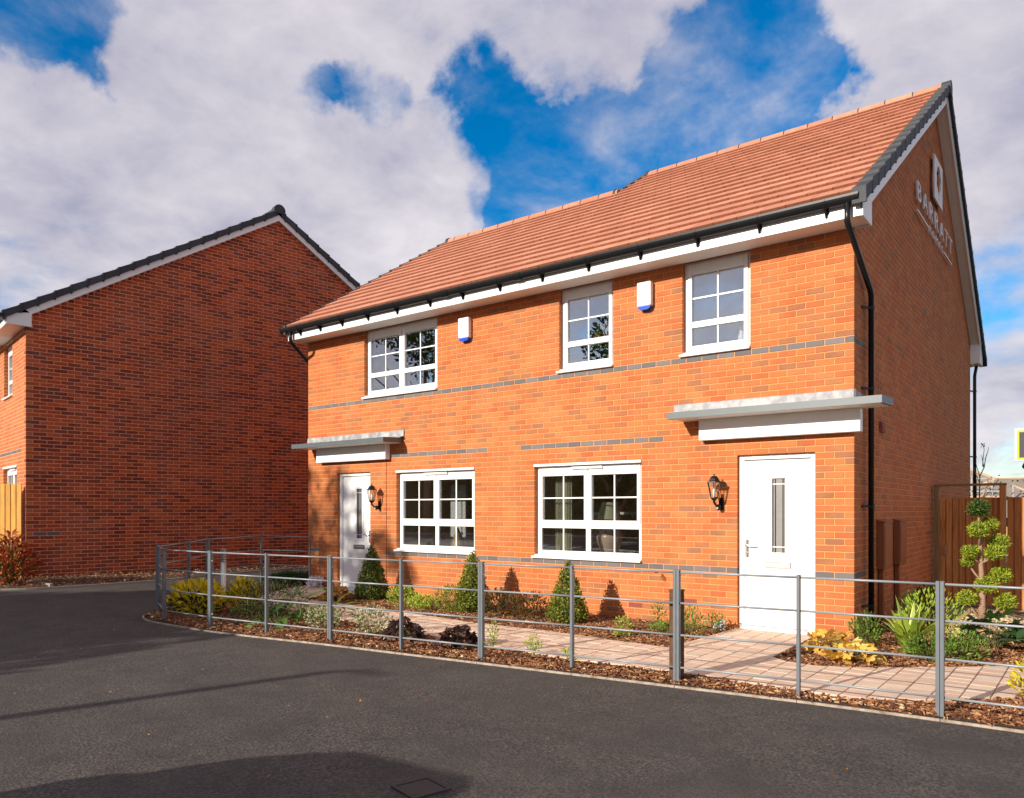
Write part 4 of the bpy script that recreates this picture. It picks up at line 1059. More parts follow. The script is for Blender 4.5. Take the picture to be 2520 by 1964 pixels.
FP = [(-8.155, -4.085, 0), (-7.024, -4.05, 1), (-5.953, -3.925, 0), (-4.898, -3.785, 1), (-3.836, -3.655, 0), (-2.798, -3.515, 1), (-1.769, -3.365, 0), (-.715, -3.255, 1), (.321, -3.125, 0), (1.35, -3.055, 1), (2.40, -3.02, 0), (3.45, -3.02, 1)]
fr = thing('metal_railing', (-3, -3.5, 0), 'long grey metal estate railing with four round rails along the front of the flower bed', 'railing')
wp = thing('wooden_post', (-.775, -3.13, 0), 'short weathered dark brown wooden post standing right behind the eighth railing post', 'post')
b = MB(); b.bbox(-.828, -.722, -3.185, -3.080, -.05, .82, .008); b.build('post', M['timber_d'], wp)
b = MB(); b.bbox(-.831, -.719, -3.188, -3.077, .821, .845, .006); b.build('cap', M['timber_d'], wp)
C0 = (-9.10, -3.68)
prev = C0
rail(fr, C0, FP[0][:2], HS)
for i, (x, y, db) in enumerate(FP):
    nx_ = FP[i + 1] if i + 1 < len(FP) else (x + 1, y); pv = FP[i - 1] if i else (x - 1, y)
    post(fr, x, y, 1.035, (nx_[0] - pv[0], nx_[1] - pv[1]), db)
    if i + 1 < len(FP): rail(fr, (x, y), FP[i + 1][:2], HS)
sd = thing('metal_railing', (-10, -2, 0), 'shorter side run of grey railing curving back to the left corner of the orange house', 'railing')
SP = [(C0[0], C0[1], 1), (-9.70, -2.85, 0), (-10.26, -2.17, 1), (-10.80, -.72, 0), (-9.95, -.20, 0)]
for i, (x, y, db) in enumerate(SP):
    nx_ = SP[min(i + 1, 4)]; pv = SP[max(i - 1, 0)]
    post(sd, x, y, 1.035 if i < 4 else 1.08, (nx_[0] - pv[0], nx_[1] - pv[1]), db)
    if i < 4: rail(sd, (x, y), SP[i + 1][:2], HS[1:] if i < 2 else HS[1:])

# ------------------------------------------------------------------ timber fences
def boards(par, p0, d, n_, w, ztop, zbot, m, out, gap=.0, th=.018, lap=True):
    d = Vector(d).normalized(); out = Vector(out).normalized(); p0 = Vector(p0)
    for k in range(n_):
        o_ = Vector((0, 0, 0)); zt = ztop + rnd(-.006, .006)
        wl = w - .014
        X = lambda p: p0 + d * (k * w + p.x) + out * p.y + o_ + Vector((0, 0, p.z))
        b = MB(); b.bbox(0, wl, 0, th, zbot, zt, .004, t=R.random(), X=X); b.build('board', m, par)
        X2 = lambda p: p0 + d * (k * w + wl - .02 + p.x) - out * (.022 - p.y) + Vector((0, 0, p.z))
        b = MB(); b.bbox(0, .055, 0, th, zbot + .004, zt - .006, .003, t=R.random() * .5, X=X2); b.build('cover_strip', m, par)
gf = thing('wooden_gate', (.55, 5.2, 0), 'brown board garden gate with a small latch in its timber frame beside the gable', 'gate')
boards(gf, (.115, 5.20, 0), (1, 0, 0), 9, .0975, 1.775, -.02, M['timber'], (0, -1, 0))
b = MB(); b.bbox(.035, .105, 5.14, 5.24, -.2, 1.975, .005); b.build('gate_post', M['post_timber'], gf)
b = MB(); b.bbox(.985, 1.075, 5.12, 5.22, -.2, 1.975, .005, t=.5); b.build('gate_post', M['timber'], gf)
b = MB(); b.bbox(.03, 1.08, 5.135, 5.245, 1.976, 2.015, .005, t=.2); b.build('top_rail', M['post_timber'], gf)
b = MB(); b.bbox(.17, .215, 5.155, 5.163, .80, .98, .003); b.build('latch', M['chrome'], gf)
wf = thing('wooden_fence', (2.4, 5.2, 0), 'brown vertical board fence running right from the gate behind the clipped topiary', 'fence')
boards(wf, (1.09, 5.20, 0), (1, 0, 0), 34, .0975, 1.78, -.04, M['timber'], (0, -1, 0))
b = MB(); b.bbox(1.08, 4.5, 5.14, 5.19, -.16, -.045, .005); b.build('gravel_board', M['concrete'], wf)
lf = thing('wooden_fence', (-15.9, -4.2, 0), 'bright new yellow timber fence at the left edge, in front of the dark brick house', 'fence')
fd = Vector((-.80, -.60, 0))
boards(lf, (-14.99, -3.44, 0), fd, 26, .112, 2.105, .10, M['timber_y'], (.6, -.8, 0))
for k in range(2):
    X = lambda p: Vector((-15.02, -3.47, 0)) + fd * p.x + Vector((.6, -.8, 0)) * p.y + Vector((0, 0, p.z))
    b = MB(); b.bbox(.0, 2.9, -.05, -.001, .45 + k * 1.1, .53 + k * 1.1, .004, t=.3, X=X); b.build('fence_rail', M['timber_y'], lf)

# ------------------------------------------------------------------ raised planter
rp = thing('raised_planter', (1.9, 1.9, 0), 'low sandy raised planter filled with pale gravel below the topiary', 'planter')
for k in range(2):
    b = MB(); b.bbox(.80 + k * 1.26, .80 + k * 1.26 + 1.255, .92, .99, -.08, .155, .006); b.build('sleeper', M['sandwall'], rp)
b = MB(); b.bbox(.80, .87, .995, 3.0, -.08, .155, .006); b.build('sleeper', M['sandwall'], rp)
b = MB(); b.bbox(.80, 3.3, 3.0, 3.06, -.08, .165, .006); b.build('sleeper', M['post_timber'], rp)
b = MB(); b.box(.87, 3.3, .99, 3.0, -.05, .115); b.build('planter_fill', M['sandwall'], rp)
gv = MB()
for _ in range(3600):
    x, y = rnd(.88, 2.9), rnd(1.0, 2.98); r = rnd(.010, .022)
    gv.lathe([(.001, 0), (r, r * .45), (.001, r * .9)], (x, y, .112 + R.random() * .025 + .03 * math.exp(-((x - 1.3) ** 2 + (y - 1.7) ** 2) * 2)), 5, 0, R.random(), rnd(0, 3))
gv.build('gravel', M['gravel'], rp, kind='stuff')
sheet('side_path', [(.09, 3.1), (4.5, 3.1), (4.5, 5.18), (.09, 5.18)], 1, .03, M['concrete'])

# ------------------------------------------------------------------ things fixed on the walls
def lantern(x, z, label):
    """half lantern on a curved bracket; x, z of the finial tip"""
    t = thing('wall_lantern', (x + .02, 0, z - .45), label, 'wall lantern', 'wall lanterns by the front doors')
    yc = -.17; zb = z - .47
    b = MB(); b.bbox(x - .035 + .03, x + .035 + .03, -.022, -.002, zb + .0, zb + .16, .01); b.build('back_plate', M['black'], t)
    b = MB(); b.tube([(x + .03, -.02, zb + .07), (x + .03, -.07, zb + .04), (x + .01, -.12, zb + .05), (x, yc, zb + .10), (x, yc, zb + .15)], [.016, .015, .014, .016, .022], 8); b.build('bracket', M['black'], t, smooth=True)
    b = MB(); b.lathe([(.001, -.035), (.022, -.03), (.032, -.01), (.033, .015), (.026, .035), (.001, .045)], (x + .02, -.075, zb + .03), 12); o = b.build('sensor', M['black'], t, smooth=True)
    b = MB(); b.lathe([(.001, -.012), (.010, -.008), (.013, 0), (.010, .008), (.001, .012)], (x + .018, -.108, zb + .022), 8); b.build('sensor_lens', M['whiteletter'], o, smooth=True)
    z0, z1 = zb + .155, z - .115; r0, r1 = .046, .088
    b = MB(); b.lathe([(.001, z0 - .03), (.030, z0 - .028), (.044, z0 - .012), (r0 + .006, z0), (r0 + .004, z0 + .012), (.001, z0 + .012)], (x, yc, 0), 6); b.build('base_cup', M['black'], t)
    for k in range(6):
        a = math.pi / 3 * k
        p0 = Vector((x + r0 * math.cos(a), yc + r0 * math.sin(a), z0)); p1 = Vector((x + r1 * math.cos(a), yc + r1 * math.sin(a), z1))
        b = MB(); b.tube([p0, p1], .0055, 5); b.build('glazing_strut', M['black'], t)
    b = MB(); b.lathe([(r0 - .004, z0 + .008), (r1 - .005, z1)], (x, yc, 0), 6); b.build('glass', M['lampglass'], t)
    b = MB(); b.lathe([(.001, z0 + .01), (.014, z0 + .012), (.014, z0 + .045), (.019, z0 + .06), (.019, z0 + .10), (.010, z0 + .12), (.001, z0 + .122)], (x, yc, 0), 10); b.build('bulb', M['white'], t, smooth=True)
    b = MB(); b.lathe([(.001, z1 + .004), (r1 + .014, z1), (r1 + .012, z1 + .010), (.070, z1 + .024), (.060, z1 + .050), (.044, z1 + .074), (.020, z1 + .088), (.001, z1 + .090)], (x, yc, 0), 6); b.build('hood', M['black'], t)
    b = MB(); b.lathe([(.006, z - .028), (.006, z - .018), (.012, z - .012), (.007, z - .004), (.001, z)], (x, yc, 0), 8); b.build('finial', M['black'], t)
lantern(-1.665, 2.045, 'black wall lantern beside the right hand front door of the orange house')
lantern(-8.205, 2.05, 'black wall lantern beside the left hand front door, above the first clipped cone')
def alarm(x0, x1, z0, z1, label):
    t = thing('alarm_box', ((x0 + x1) / 2, 0, z0), label, 'alarm box', 'alarm boxes under the eaves')
    b = MB(); b.bbox(x0, x1, -.095, -.002, z0 + .055, z1, .012); b.build('cover', M['white'], t)
    b = MB(); xm = (x0 + x1) / 2; h = (x1 - x0) / 2 - .012
    b.prism([(xm - h, z0 + .054), (xm + h, z0 + .054), (xm + h * .9, z0 + .022), (xm + h * .5, z0 + .004), (xm - h * .5, z0 + .004), (xm - h * .9, z0 + .022)], 'y', -.085, -.006); b.build('beacon', M['blueplastic'], t)
    b = MB(); b.tube([(x1 - .0005, -.03, z0 + .13), (x1 + .006, -.03, z0 + .13)], .007, 8); b.build('screw', M['steel'], t)
alarm(-6.18, -5.95, 4.37, 4.76, 'white alarm box with blue base just right of the double upstairs window')
alarm(-2.835, -2.62, 4.355, 4.745, 'white alarm box with blue base between the two single upstairs windows')
def meter(y0, y1, z0, z1, lab):
    t = thing('meter_box', (.1, (y0 + y1) / 2, z0), lab, 'meter box', 'meter boxes on the gable')
    b = MB(); b.bbox(.0, .092, y0, y1, z0, z1, .006); b.prism([(0, z1 - .01), (.104, z1 - .02), (.104, z1 - .005), (0, z1 + .02)], 'y', y0 - .01, y1 + .01); b.build('case', M['brown'], t)
    b = MB(); b.bbox(.0925, .099, y0 + .03, y1 - .03, z0 + .04, z1 - .06, .003); b.build('door', M['brown'], t)
    b = MB(); b.box(.012, .065, y0 + .06, y0 + .17, -.05, z0 - .002); b.build('cable_duct', M['brown'], t)
meter(1.127, 1.62, .80, 1.43, 'tall brown meter box on the shaded gable, the one nearer the drainpipe')
meter(2.096, 2.54, .81, 1.43, 'tall brown meter box on the shaded gable, the one farther from the drainpipe')

# raised lettering and the plate with the cut-out tree on the gable
sg = thing('gable_sign', (.04, 5.3, 6.2), 'raised white lettering reading BARRATT HOMES with a square tree plate high on the gable', 'sign')
def letter(ch, yc, z0, h, w, thick=.022):
    cu = bpy.data.curves.new('letter', 'FONT'); cu.body = ch; cu.extrude = .5; cu.resolution_u = 3; cu.offset = -.010
    o = bpy.data.objects.new('letter', cu); COL.objects.link(o)
    dg = bpy.context.evaluated_depsgraph_get(); me = bpy.data.meshes.new_from_object(o.evaluated_get(dg)); bpy.data.objects.remove(o)
    xs = [v.co.x for v in me.vertices]; ys = [v.co.y for v in me.vertices]
    sx = w / (max(xs) - min(xs)); sy = h / (max(ys) - min(ys)); x0 = (max(xs) + min(xs)) / 2; y0 = min(ys)
    for v in me.vertices: v.co = Vector((v.co.z * thick, (v.co.x - x0) * sx, (v.co.y - y0) * sy))
    me.materials.clear(); me.materials.append(M['whiteletter'])
    q = bpy.data.objects.new('letter', me); place(q, (.045, yc, z0), sg)
for ch, yc, w in zip('BARRATT', (3.75, 4.27, 4.80, 5.33, 5.86, 6.36, 6.84), (.30, .38, .33, .33, .38, .34, .34)): letter(ch, yc, 6.40, .285, w)
for ch, yc, w in zip('HOMES', (4.69, 4.99, 5.33, 5.65, 5.91), (.13, .16, .18, .11, .11)): letter(ch, yc, 6.175, .112, w)
for a, c in ((3.60, 4.50), (6.10, 6.99)):
    b = MB(); b.box(.03, .055, a, c, 6.215, 6.243); b.build('rule', M['whiteletter'], sg)
cu = bpy.data.curves.new('logo_plate', 'CURVE'); cu.dimensions = '2D'; cu.fill_mode = 'BOTH'; cu.extrude = .012
def spl(pts):
    s = cu.splines.new('POLY'); s.points.add(len(pts) - 1)
    for p, q in zip(s.points, pts): p.co = (q[0], q[1], 0, 1)
    s.use_cyclic_u = True
spl([(0, 0), (.80, 0), (.80, .74), (0, .74)])
tree = []
for k in range(44):                                  # bumpy crown outline, then a short trunk
    a = -math.pi / 2 + .30 + (2 * math.pi - .60) * k / 43
    r = 1 + .07 * math.sin(a * 9) + .05 * math.sin(a * 5 + 1)
    tree.append((.43 + .215 * r * math.cos(a), .42 + .235 * r * math.sin(a)))
tree += [(.405, .19), (.405, .10), (.36, .075), (.50, .075), (.455, .10), (.455, .19)]
spl(tree)
o = bpy.data.objects.new('logo_plate', cu); COL.objects.link(o)
dg = bpy.context.evaluated_depsgraph_get(); me = bpy.data.meshes.new_from_object(o.evaluated_get(dg)); bpy.data.objects.remove(o)
for v in me.vertices: v.co = Vector((v.co.z, v.co.x, v.co.y))
me.materials.clear(); me.materials.append(M['whiteletter'])
q = bpy.data.objects.new('logo_plate', me); place(q, (.06, 4.98, 6.87), sg)
for (yy, zz) in ((5.06, 6.94), (5.70, 6.94), (5.06, 7.53), (5.70, 7.53)):
    b = MB(); b.tube([(.0, yy, zz), (.047, yy, zz)], .012, 6); b.build('stand_off', M['greymetal'], sg)

# bollard light
bl = thing('bollard_light', (-10.05, -2.0, gz(-10.05, -2)), 'slim brushed metal bollard light among the yellow shrubs', 'bollard light')
zb = gz(-10.05, -2)
b = MB(); b.lathe([(.052, 0), (.052, .62), (.045, .62)], (-10.05, -2.0, zb), 16); b.build('column', M['steel'], bl, smooth=True)
for k in range(5):
    b = MB(); b.lathe([(.040, .625 + k * .042), (.056, .630 + k * .042), (.056, .648 + k * .042), (.040, .656 + k * .042)], (-10.05, -2.0, zb), 16); b.build('louvre', M['steel'], bl)
b = MB(); b.lathe([(.038, .62), (.038, .84)], (-10.05, -2.0, zb), 12); b.build('lens', M['frosted'], bl)
b = MB(); b.lathe([(.056, .838), (.056, .85), (.001, .856)], (-10.05, -2.0, zb), 16); b.build('cap', M['steel'], bl)

# ------------------------------------------------------------------ planting
def sph():
    while True:
        v = Vector((rnd(-1, 1), rnd(-1, 1), rnd(-1, 1)))
        if .05 < v.length < 1: return v
def clump(b, c, rx, ry, rz, n, l, w, shell=.55, out=.7, up=.3, tlo=0.0, thi=1.0, jit=.35):
    c = Vector(c)
    for _ in range(n):
        v = sph(); v = v.normalized() * (shell + (1 - shell) * R.random() ** .6)
        p = c + Vector((v.x * rx, v.y * ry, v.z * rz))
        d = Vector((v.x, v.y, v.z)) * out + Vector((0, 0, up)) + Vector((rnd(-1, 1), rnd(-1, 1), rnd(-1, 1))) * jit
        nn_ = Vector((rnd(-1, 1), rnd(-1, 1), rnd(-.2, 1)))
        s = rnd(.7, 1.3); b.leaf(p, d, nn_, l * s, w * s, tlo + (thi - tlo) * R.random(), bend=rnd(-.1, .25))
def stems(t, c, n, h, spread, m='stalk', r=.004):
    b = MB()
    for _ in range(n):
        a = rnd(0, 6.28); s = rnd(.3, 1) * spread
        b.tube([c, (c[0] + s * .4 * math.cos(a), c[1] + s * .4 * math.sin(a), c[2] + h * .5), (c[0] + s * math.cos(a), c[1] + s * math.sin(a), c[2] + h * rnd(.7, 1))], [r, r * .8, r * .4], 5)
    b.build('stem', M[m], t)
def shrub(name, x, y, rx, ry, h, n, l, w, m, label, cat='shrub', group=None, shell=.5, lift=.0, stemsn=5, **k):
    z = gz(x, y) + .02
    t = thing(name, (x, y, z), label, cat, group)
    stems(t, (x, y, z - .03), stemsn, h * .8, min(rx, ry) * .7)
    b = MB(); clump(b, (x, y, z + h * .5 + lift), rx, ry, h * .5, n, l, w, shell, **k)
    b.build('foliage', M[m], t); return t
def leafy(name, x, y, label, m, n, l, w, spread, h, cat='plant', group=None, up=.5, nvar=4, broad=True, bend=.35, petiole=True, z=None, lobes=0, tilt=.35):
    """plant whose large leaves are separate parts on stalks"""
    z = (gz(x, y) + .02) if z is None else z
    t = thing(name, (x, y, z), label, cat, group); mes = []
    for k in range(nvar):
        b = MB(); L_ = l * rnd(.85, 1.15); W_ = w * rnd(.85, 1.15); seg = 5; t0 = (k + .5) / nvar
        vs = []; fs = []
        for s in range(seg + 1):
            q = s / seg; wd = W_ * .5 * (math.sin(math.pi * min(q * .93 + .07, 1)) ** (.7 if broad else 1.0)); zc = -bend * L_ * q * q
            vs += [Vector((q * L_, -wd, zc + wd * .25)), Vector((q * L_, 0, zc - wd * .12)), Vector((q * L_, wd, zc + wd * .25))]
        for s in range(seg):
            i = s * 3; fs += [(i, i + 3, i + 4, i + 1), (i + 1, i + 4, i + 5, i + 2)]
        if lobes:
            vs = [Vector((L_ * .32, 0, 0))]; fs = []; n_ = lobes * 4
            for s in range(n_ + 1):
                th = math.pi * (-.86 + 1.72 * s / n_); ph_ = (s % 4) / 4
                rr = (.36 + .30 * math.cos(th * .5)) * (1.0 if s % 4 == 2 else .80 if s % 2 else .52 + .1 * (lobes < 6)) * L_
                vs.append(Vector((L_ * .32 + rr * math.cos(th), rr * math.sin(th) * W_ / L_, -bend * .5 * rr * rr / L_ + (.10 if s % 4 == 0 else -.02) * L_ * rnd(.4, 1.2))))
            fs = [(0, s + 1, s + 2) for s in range(n_)]
        b.add(vs, fs, 0, t0); mes.append(b.mesh('leaf', M[m], smooth=True))
    st = MB()
    for k in range(n):
        a = k * 2.399 + rnd(-.3, .3); f = math.sqrt((k + .6) / n)
        px_, py_, pz = x + spread * f * .75 * math.cos(a), y + spread * f * .75 * math.sin(a), z + h * (1.0 - .62 * f * f) * rnd(.75, 1.05)
        o = bpy.data.objects.new('leaf', mes[R.randrange(nvar)]); place(o, (px_, py_, pz), t)
        o.rotation_euler = (rnd(-tilt, tilt), -up * (1.15 - 1.3 * f) + rnd(-tilt, tilt), a + rnd(-.5, .5)); s = rnd(.75, 1.2); o.scale = (s, s, s)
        if petiole: st.tube([(x, y, z - .02), ((x + px_) / 2, (y + py_) / 2, z + (pz - z) * .65), (px_, py_, pz)], .0035, 4)
    if petiole: st.build('stem', M['stalk'], t)
    return t
def cone(x, y, h, r, label, m='cone'):
    z = gz(x, y) + .02
    t = thing('clipped_cone', (x, y, z), label, 'topiary', 'clipped cone shrubs along the wall')
    b = MB(); b.tube([(x, y, z - .03), (x, y, z + .12)], .022, 7); b.build('trunk', M['bark'], t)
    b = MB()
    prof = lambda q: r * 1.10 * (1 - q) ** .92 * (1.0 if q > .10 else .72 + 2.8 * q) + .008
    b.lathe([(prof(k / 10) * .66, .05 + k / 10 * (h - .09)) for k in range(11)], (x, y, z), 14, 0, .02)
    for _ in range(int(15000 * r * h)):
        q = 1 - math.sqrt(R.random()); q = min(q, .975); a = rnd(0, 6.283); rr = prof(q) * rnd(.72, 1.05)
        rr += .014 * math.sin(a * 5 + q * 18) + .010 * math.sin(a * 11 - q * 25)
        p = Vector((x + rr * math.cos(a), y + rr * math.sin(a), z + .035 + q * (h - .05)))
        d = Vector((math.cos(a), math.sin(a), .5)) * .55 + Vector((rnd(-1, 1), rnd(-1, 1), rnd(-.8, 1)))
        b.leaf(p, d, Vector((rnd(-1, 1), rnd(-1, 1), rnd(-1, 1))), rnd(.030, .052), rnd(.016, .026), R.random() ** 1.4 * (1.0 if R.random() < .75 else .3))
    b.build('foliage', M[m], t)
cone(-7.70, -.62, .97, .285, 'dark green clipped cone shrub beside the left hand front door', 'conedark')
cone(-5.30, -.74, .96, .275, 'clipped cone shrub between the two ground floor windows, a bushy lime shrub at its foot')
cone(-3.50, -.84, .88, .265, 'clipped cone shrub under the right hand ground floor window')
t = shrub('golden_shrub', -8.45, -3.42, .52, .36, .46, 620, .095, .048, 'yellow', 'bright yellow leaved shrub behind the leftmost front railing posts', up=.35, tlo=.25, shell=.5)
b = MB(); clump(b, (-8.45, -3.44, .17), .50, .36, .15, 420, .07, .03, .3); b.build('lower_foliage', M['dark'], t)
shrub('golden_shrub', -7.95, -2.95, .22, .22, .50, 260, .090, .046, 'yellow', 'smaller bright yellow shrub just in front of the bollard light', up=.6, shell=.35)
b = None
shrub('fern_shrub', -7.15, -3.0, .62, .45, .56, 1500, .055, .012, 'dark', 'dark feathery evergreen shrub next to the yellow shrub', shell=.3, up=.5, jit=.6)
shrub('evergreen_shrub', -6.85, -3.50, .36, .30, .30, 420, .050, .020, 'dark', 'low dark green shrub at the edge of the bed, below the feathery evergreen', shell=.35, up=.3)
leafy('hosta', -6.40, -3.46, 'low plant with broad glossy green leaves hanging over the road edge', 'hosta', 20, .24, .09, .30, .22)
leafy('hosta', -6.65, -2.90, 'taller green broad leaved plant beside the path, behind the low glossy one', 'hosta', 24, .28, .075, .34, .36, up=.8)
leafy('hosta', -5.95, -2.85, 'narrow leaved green plant standing right of the broad leaved plants', 'green', 18, .24, .055, .30, .30, up=.7)
shrub('variegated_shrub', -5.75, -3.22, .26, .22, .32, 420, .036, .024, 'varieg', 'small cream and green variegated shrub left of the fourth front railing post', shell=.3, up=.4)
shrub('variegated_shrub', -4.80, -3.22, .27, .22, .38, 480, .036, .024, 'varieg', 'taller cream and green variegated shrub right of the fourth front railing post', shell=.3, up=.5)
leafy('heuchera', -4.25, -3.22, 'crinkled dark purple plant left of the fifth front railing post', 'purple', 74, .105, .105, .25, .22, bend=.8, lobes=5, tilt=.8)
leafy('heuchera', -3.42, -3.20, 'crinkled dark purple plant right of the fifth front railing post', 'purple', 76, .105, .105, .24, .22, bend=.8, lobes=5, tilt=.8)
for (x, y, h, lab) in ((-2.98, -3.10, .34, 'thin pale green sprig growing left of the sixth front railing post'), (-2.42, -3.10, .26, 'leaning yellow green sprig growing right of the sixth front railing post'), (-1.98, -3.10, .15, 'very small yellow green sprig left of the seventh front railing post')):
    shrub('sprig', x, y, .075 if h > .3 else .10, .07, h, 110 if h > .2 else 70, .030, .016, 'lime', lab, 'plant', 'young sprigs along the railing', shell=.2, up=.6, tlo=.2)
leafy('heuchera', -8.05, -1.12, 'orange leaved plant at the tip of the wall bed beside the left hand front door', 'orange', 44, .13, .12, .27, .26, bend=.6, lobes=5, tilt=.7)
shrub('lime_shrub', -6.50, -1.05, .27, .24, .34, 420, .045, .026, 'lime', 'lime green shrub right of the first clipped cone', shell=.3, up=.5)
shrub('lime_shrub', -5.98, -1.12, .24, .20, .25, 420, .040, .024, 'lime', 'low bright lime shrub midway between the first two clipped cones', shell=.3, up=.5, tlo=.2)
shrub('lime_shrub', -5.42, -.98, .38, .30, .42, 1500, .040, .014, 'limebush', 'bushy olive lime shrub at the foot of the middle clipped cone', shell=.4, up=.2)
shrub('bronze_shrub', -4.68, -.92, .26, .24, .40, 520, .055, .024, 'redgreen', 'bronze and green shrub just right of the middle clipped cone', shell=.3, up=.5)
shrub('bronze_shrub', -4.12, -.90, .36, .28, .38, 800, .050, .022, 'redgreen', 'wider bronze and reddish shrub left of the right hand clipped cone', shell=.3, up=.5, tlo=.1)
leafy('photinia', -4.52, -.70, 'small pinkish brown plant in front of the cone shadow on the wall', 'red', 16, .11, .035, .16, .40, up=.9)
WL = [(-2.50, -1.02, .13, .20, 90, 'lime', 'small lime plant right of the right hand clipped cone'), (-2.18, -.72, .10, .42, 90, 'green', 'tall thin green sprig in front of the air brick'), (-1.98, -.95, .20, .17, 220, 'green', 'low bushy green plant at the foot of the thin sprigs'),
      (-1.86, -.62, .09, .36, 80, 'green', 'thin sprig just left of the eighth front railing post'), (-1.62, -.95, .15, .40, 170, 'green', 'leafy green sprig right of the eighth front railing post, beside the door path'), (-1.55, -.38, .15, .26, 130, 'green', 'green sprig by the wall left of the right hand front door'), (-2.30, -1.45, .10, .06, 60, 'lime', 'tiny lime seedling at the edge of the path near the right hand cone')]
for (x, y, r, h, n, m, lab) in WL: shrub('sprig', x, y, r, r, h, n, .045, .018, m, lab, 'plant', 'young plants in the wall bed', shell=.15, up=.6, tlo=.25)
ho = thing('coiled_hose', (-1.60, -.14, .05), 'small coil of pale blue cable on the mulch beside the right hand front door', 'cable')
for k in range(3):
    b = MB(); cz = .07 + .02 * k; b.tube([(-1.60 + .075 * math.cos(a) + .01 * k, -.16 + .05 * math.sin(a), cz + .045 * math.sin(a + k)) for a in [6.283 * q / 14 for q in range(15)]], .006, 6, caps=False); b.build('coil', M['hose'], ho)
bgm = thing('plastic_bag', (-9.80, -.18, gz(-9.8, 0)), 'crumpled white plastic bag on the path at the corner left of the left hand door', 'bag')
b = MB(); clump(b, (-9.80, -.18, gz(-9.8, 0) + .10), .11, .09, .10, 70, .10, .09, .5); b.build('film', M['plasticbag'], bgm)
b = MB(); b.tube([(-9.80, -.18, .16), (-9.79, -.17, .25), (-9.82, -.17, .30)], [.03, .02, .004], 6); b.build('tied_neck', M['plasticbag'], bgm)
shrub('dark_grass', -10.45, -.30, .30, .55, .20, 1300, .16, .010, 'dark', 'low dark grassy tuft bordering the left corner of the orange house', 'plant', shell=.1, up=1.0, jit=.5, out=.5)
leafy('heuchera', -.02, -.95, 'golden orange leaved plant by the wall, right of the right hand front door', 'gold', 46, .125, .125, .28, .20, bend=.6, lobes=5, tilt=.8)
leafy('heuchera', .32, -1.30, 'golden yellow leaved plant nearest the path, right of the right hand front door', 'gold', 44, .125, .125, .28, .16, bend=.6, lobes=5, tilt=.8)
# striped flax
def flax(x, y, n, l, label):
    z = gz(x, y) + .02; t = thing('flax_clump', (x, y, z), label, 'plant')
    for k in range(n):
        a = rnd(0, 6.283); lean = rnd(.15, 1.15); L_ = l * rnd(.65, 1.1); w = rnd(.026, .048); b = MB(); pts = []
        for s in range(8):
            q = s / 7; r = lean * L_ * (q ** 1.4) * .62; h = L_ * (q - .42 * lean * q * q * 1.15)
            pts.append(Vector((x + rnd(-.02, .02) * 0 + (r + .04) * math.cos(a), y + (r + .04) * math.sin(a), z + h)))
        sd = Vector((-math.sin(a), math.cos(a), 0)); tn = R.random()
        for s in range(7):
            w0 = w * (1 - (s / 7) ** 2.2); w1 = w * (1 - ((s + 1) / 7) ** 2.2) + .001
            b.add([pts[s] - sd * w0, pts[s] + sd * w0, pts[s + 1] + sd * w1, pts[s + 1] - sd * w1], [(0, 1, 2, 3)], 0, tn * .5)
            b.add([pts[s] + sd * w0 * .62 + Vector((0, 0, .002)), pts[s] + sd * w0 * 1.02 + Vector((0, 0, .002)), pts[s + 1] + sd * w1 * 1.02 + Vector((0, 0, .002)), pts[s + 1] + sd * w1 * .62 + Vector((0, 0, .002))], [(0, 1, 2, 3)], 0, 1.0)
        b.build('blade', M['flax'], t)
flax(.68, -.48, 62, .66, 'large clump of yellow striped strap leaves in the bed below the drainpipe')
shrub('spurge', .80, .10, .34, .28, .62, 520, .050, .018, 'lime', 'pale yellow green flowering plant behind the striped clump', shell=.4, up=.8, tlo=.3, lift=.05)
shrub('evergreen_shrub', .22, -.42, .17, .20, .40, 420, .045, .020, 'green', 'green shrub at the foot of the drainpipe, left of the striped clump', shell=.25, up=.6)
shrub('evergreen_shrub', .95, -.78, .30, .22, .26, 520, .050, .020, 'green', 'low green shrub in front of the striped clump, left of the tenth railing post', shell=.3, up=.5)
shrub('evergreen_shrub', 1.22, -.62, .20, .22, .30, 340, .050, .020, 'green', 'green shrub with upright shoots right of the tenth railing post', shell=.25, up=.7, tlo=.2)
shrub('dark_shrub', .40, 1.15, .16, .26, .52, 300, .055, .024, 'glossy', 'dark leafy shrub against the gable below the nearer meter box', shell=.25, up=.6)
shrub('dark_shrub', .40, 2.35, .18, .40, .56, 420, .055, .024, 'glossy', 'dark leafy shrub against the gable beyond the meter boxes', shell=.25, up=.6)
leafy('fatsia', 1.38, .42, 'dark glossy plant with large finger shaped leaves in front of the sandy planter', 'glossy', 26, .22, .22, .33, .36, up=.4, bend=.3, lobes=7, tilt=.5)
leafy('laurel', 1.78, .12, 'dark glossy large leaved shrub at the right edge of the picture', 'glossy', 24, .20, .085, .30, .38, up=.5, bend=.2)
shrub('golden_shrub', 1.90, -2.18, .17, .20, .36, 300, .045, .024, 'yellow', 'yellow and green shrub at the right edge beside the path', shell=.3, up=.5)
shrub('sage_plant', 1.75, 2.75, .16, .14, .16, 200, .045, .012, 'sage', 'small grey green plant on the gravel at the right', 'plant', shell=.2, up=.6)
shrub('dark_shrub', 1.05, 2.72, .34, .16, .22, 300, .05, .022, 'glossy', 'low dark shrub on the gravel behind the topiary trunk', shell=.3, up=.5)
t = leafy('photinia', -13.95, -4.02, 'red and orange leaved bush in front of the yellow timber fence', 'red', 230, .13, .055, .62, .95, cat='bush', up=.7, bend=.2, nvar=6, tilt=.7)
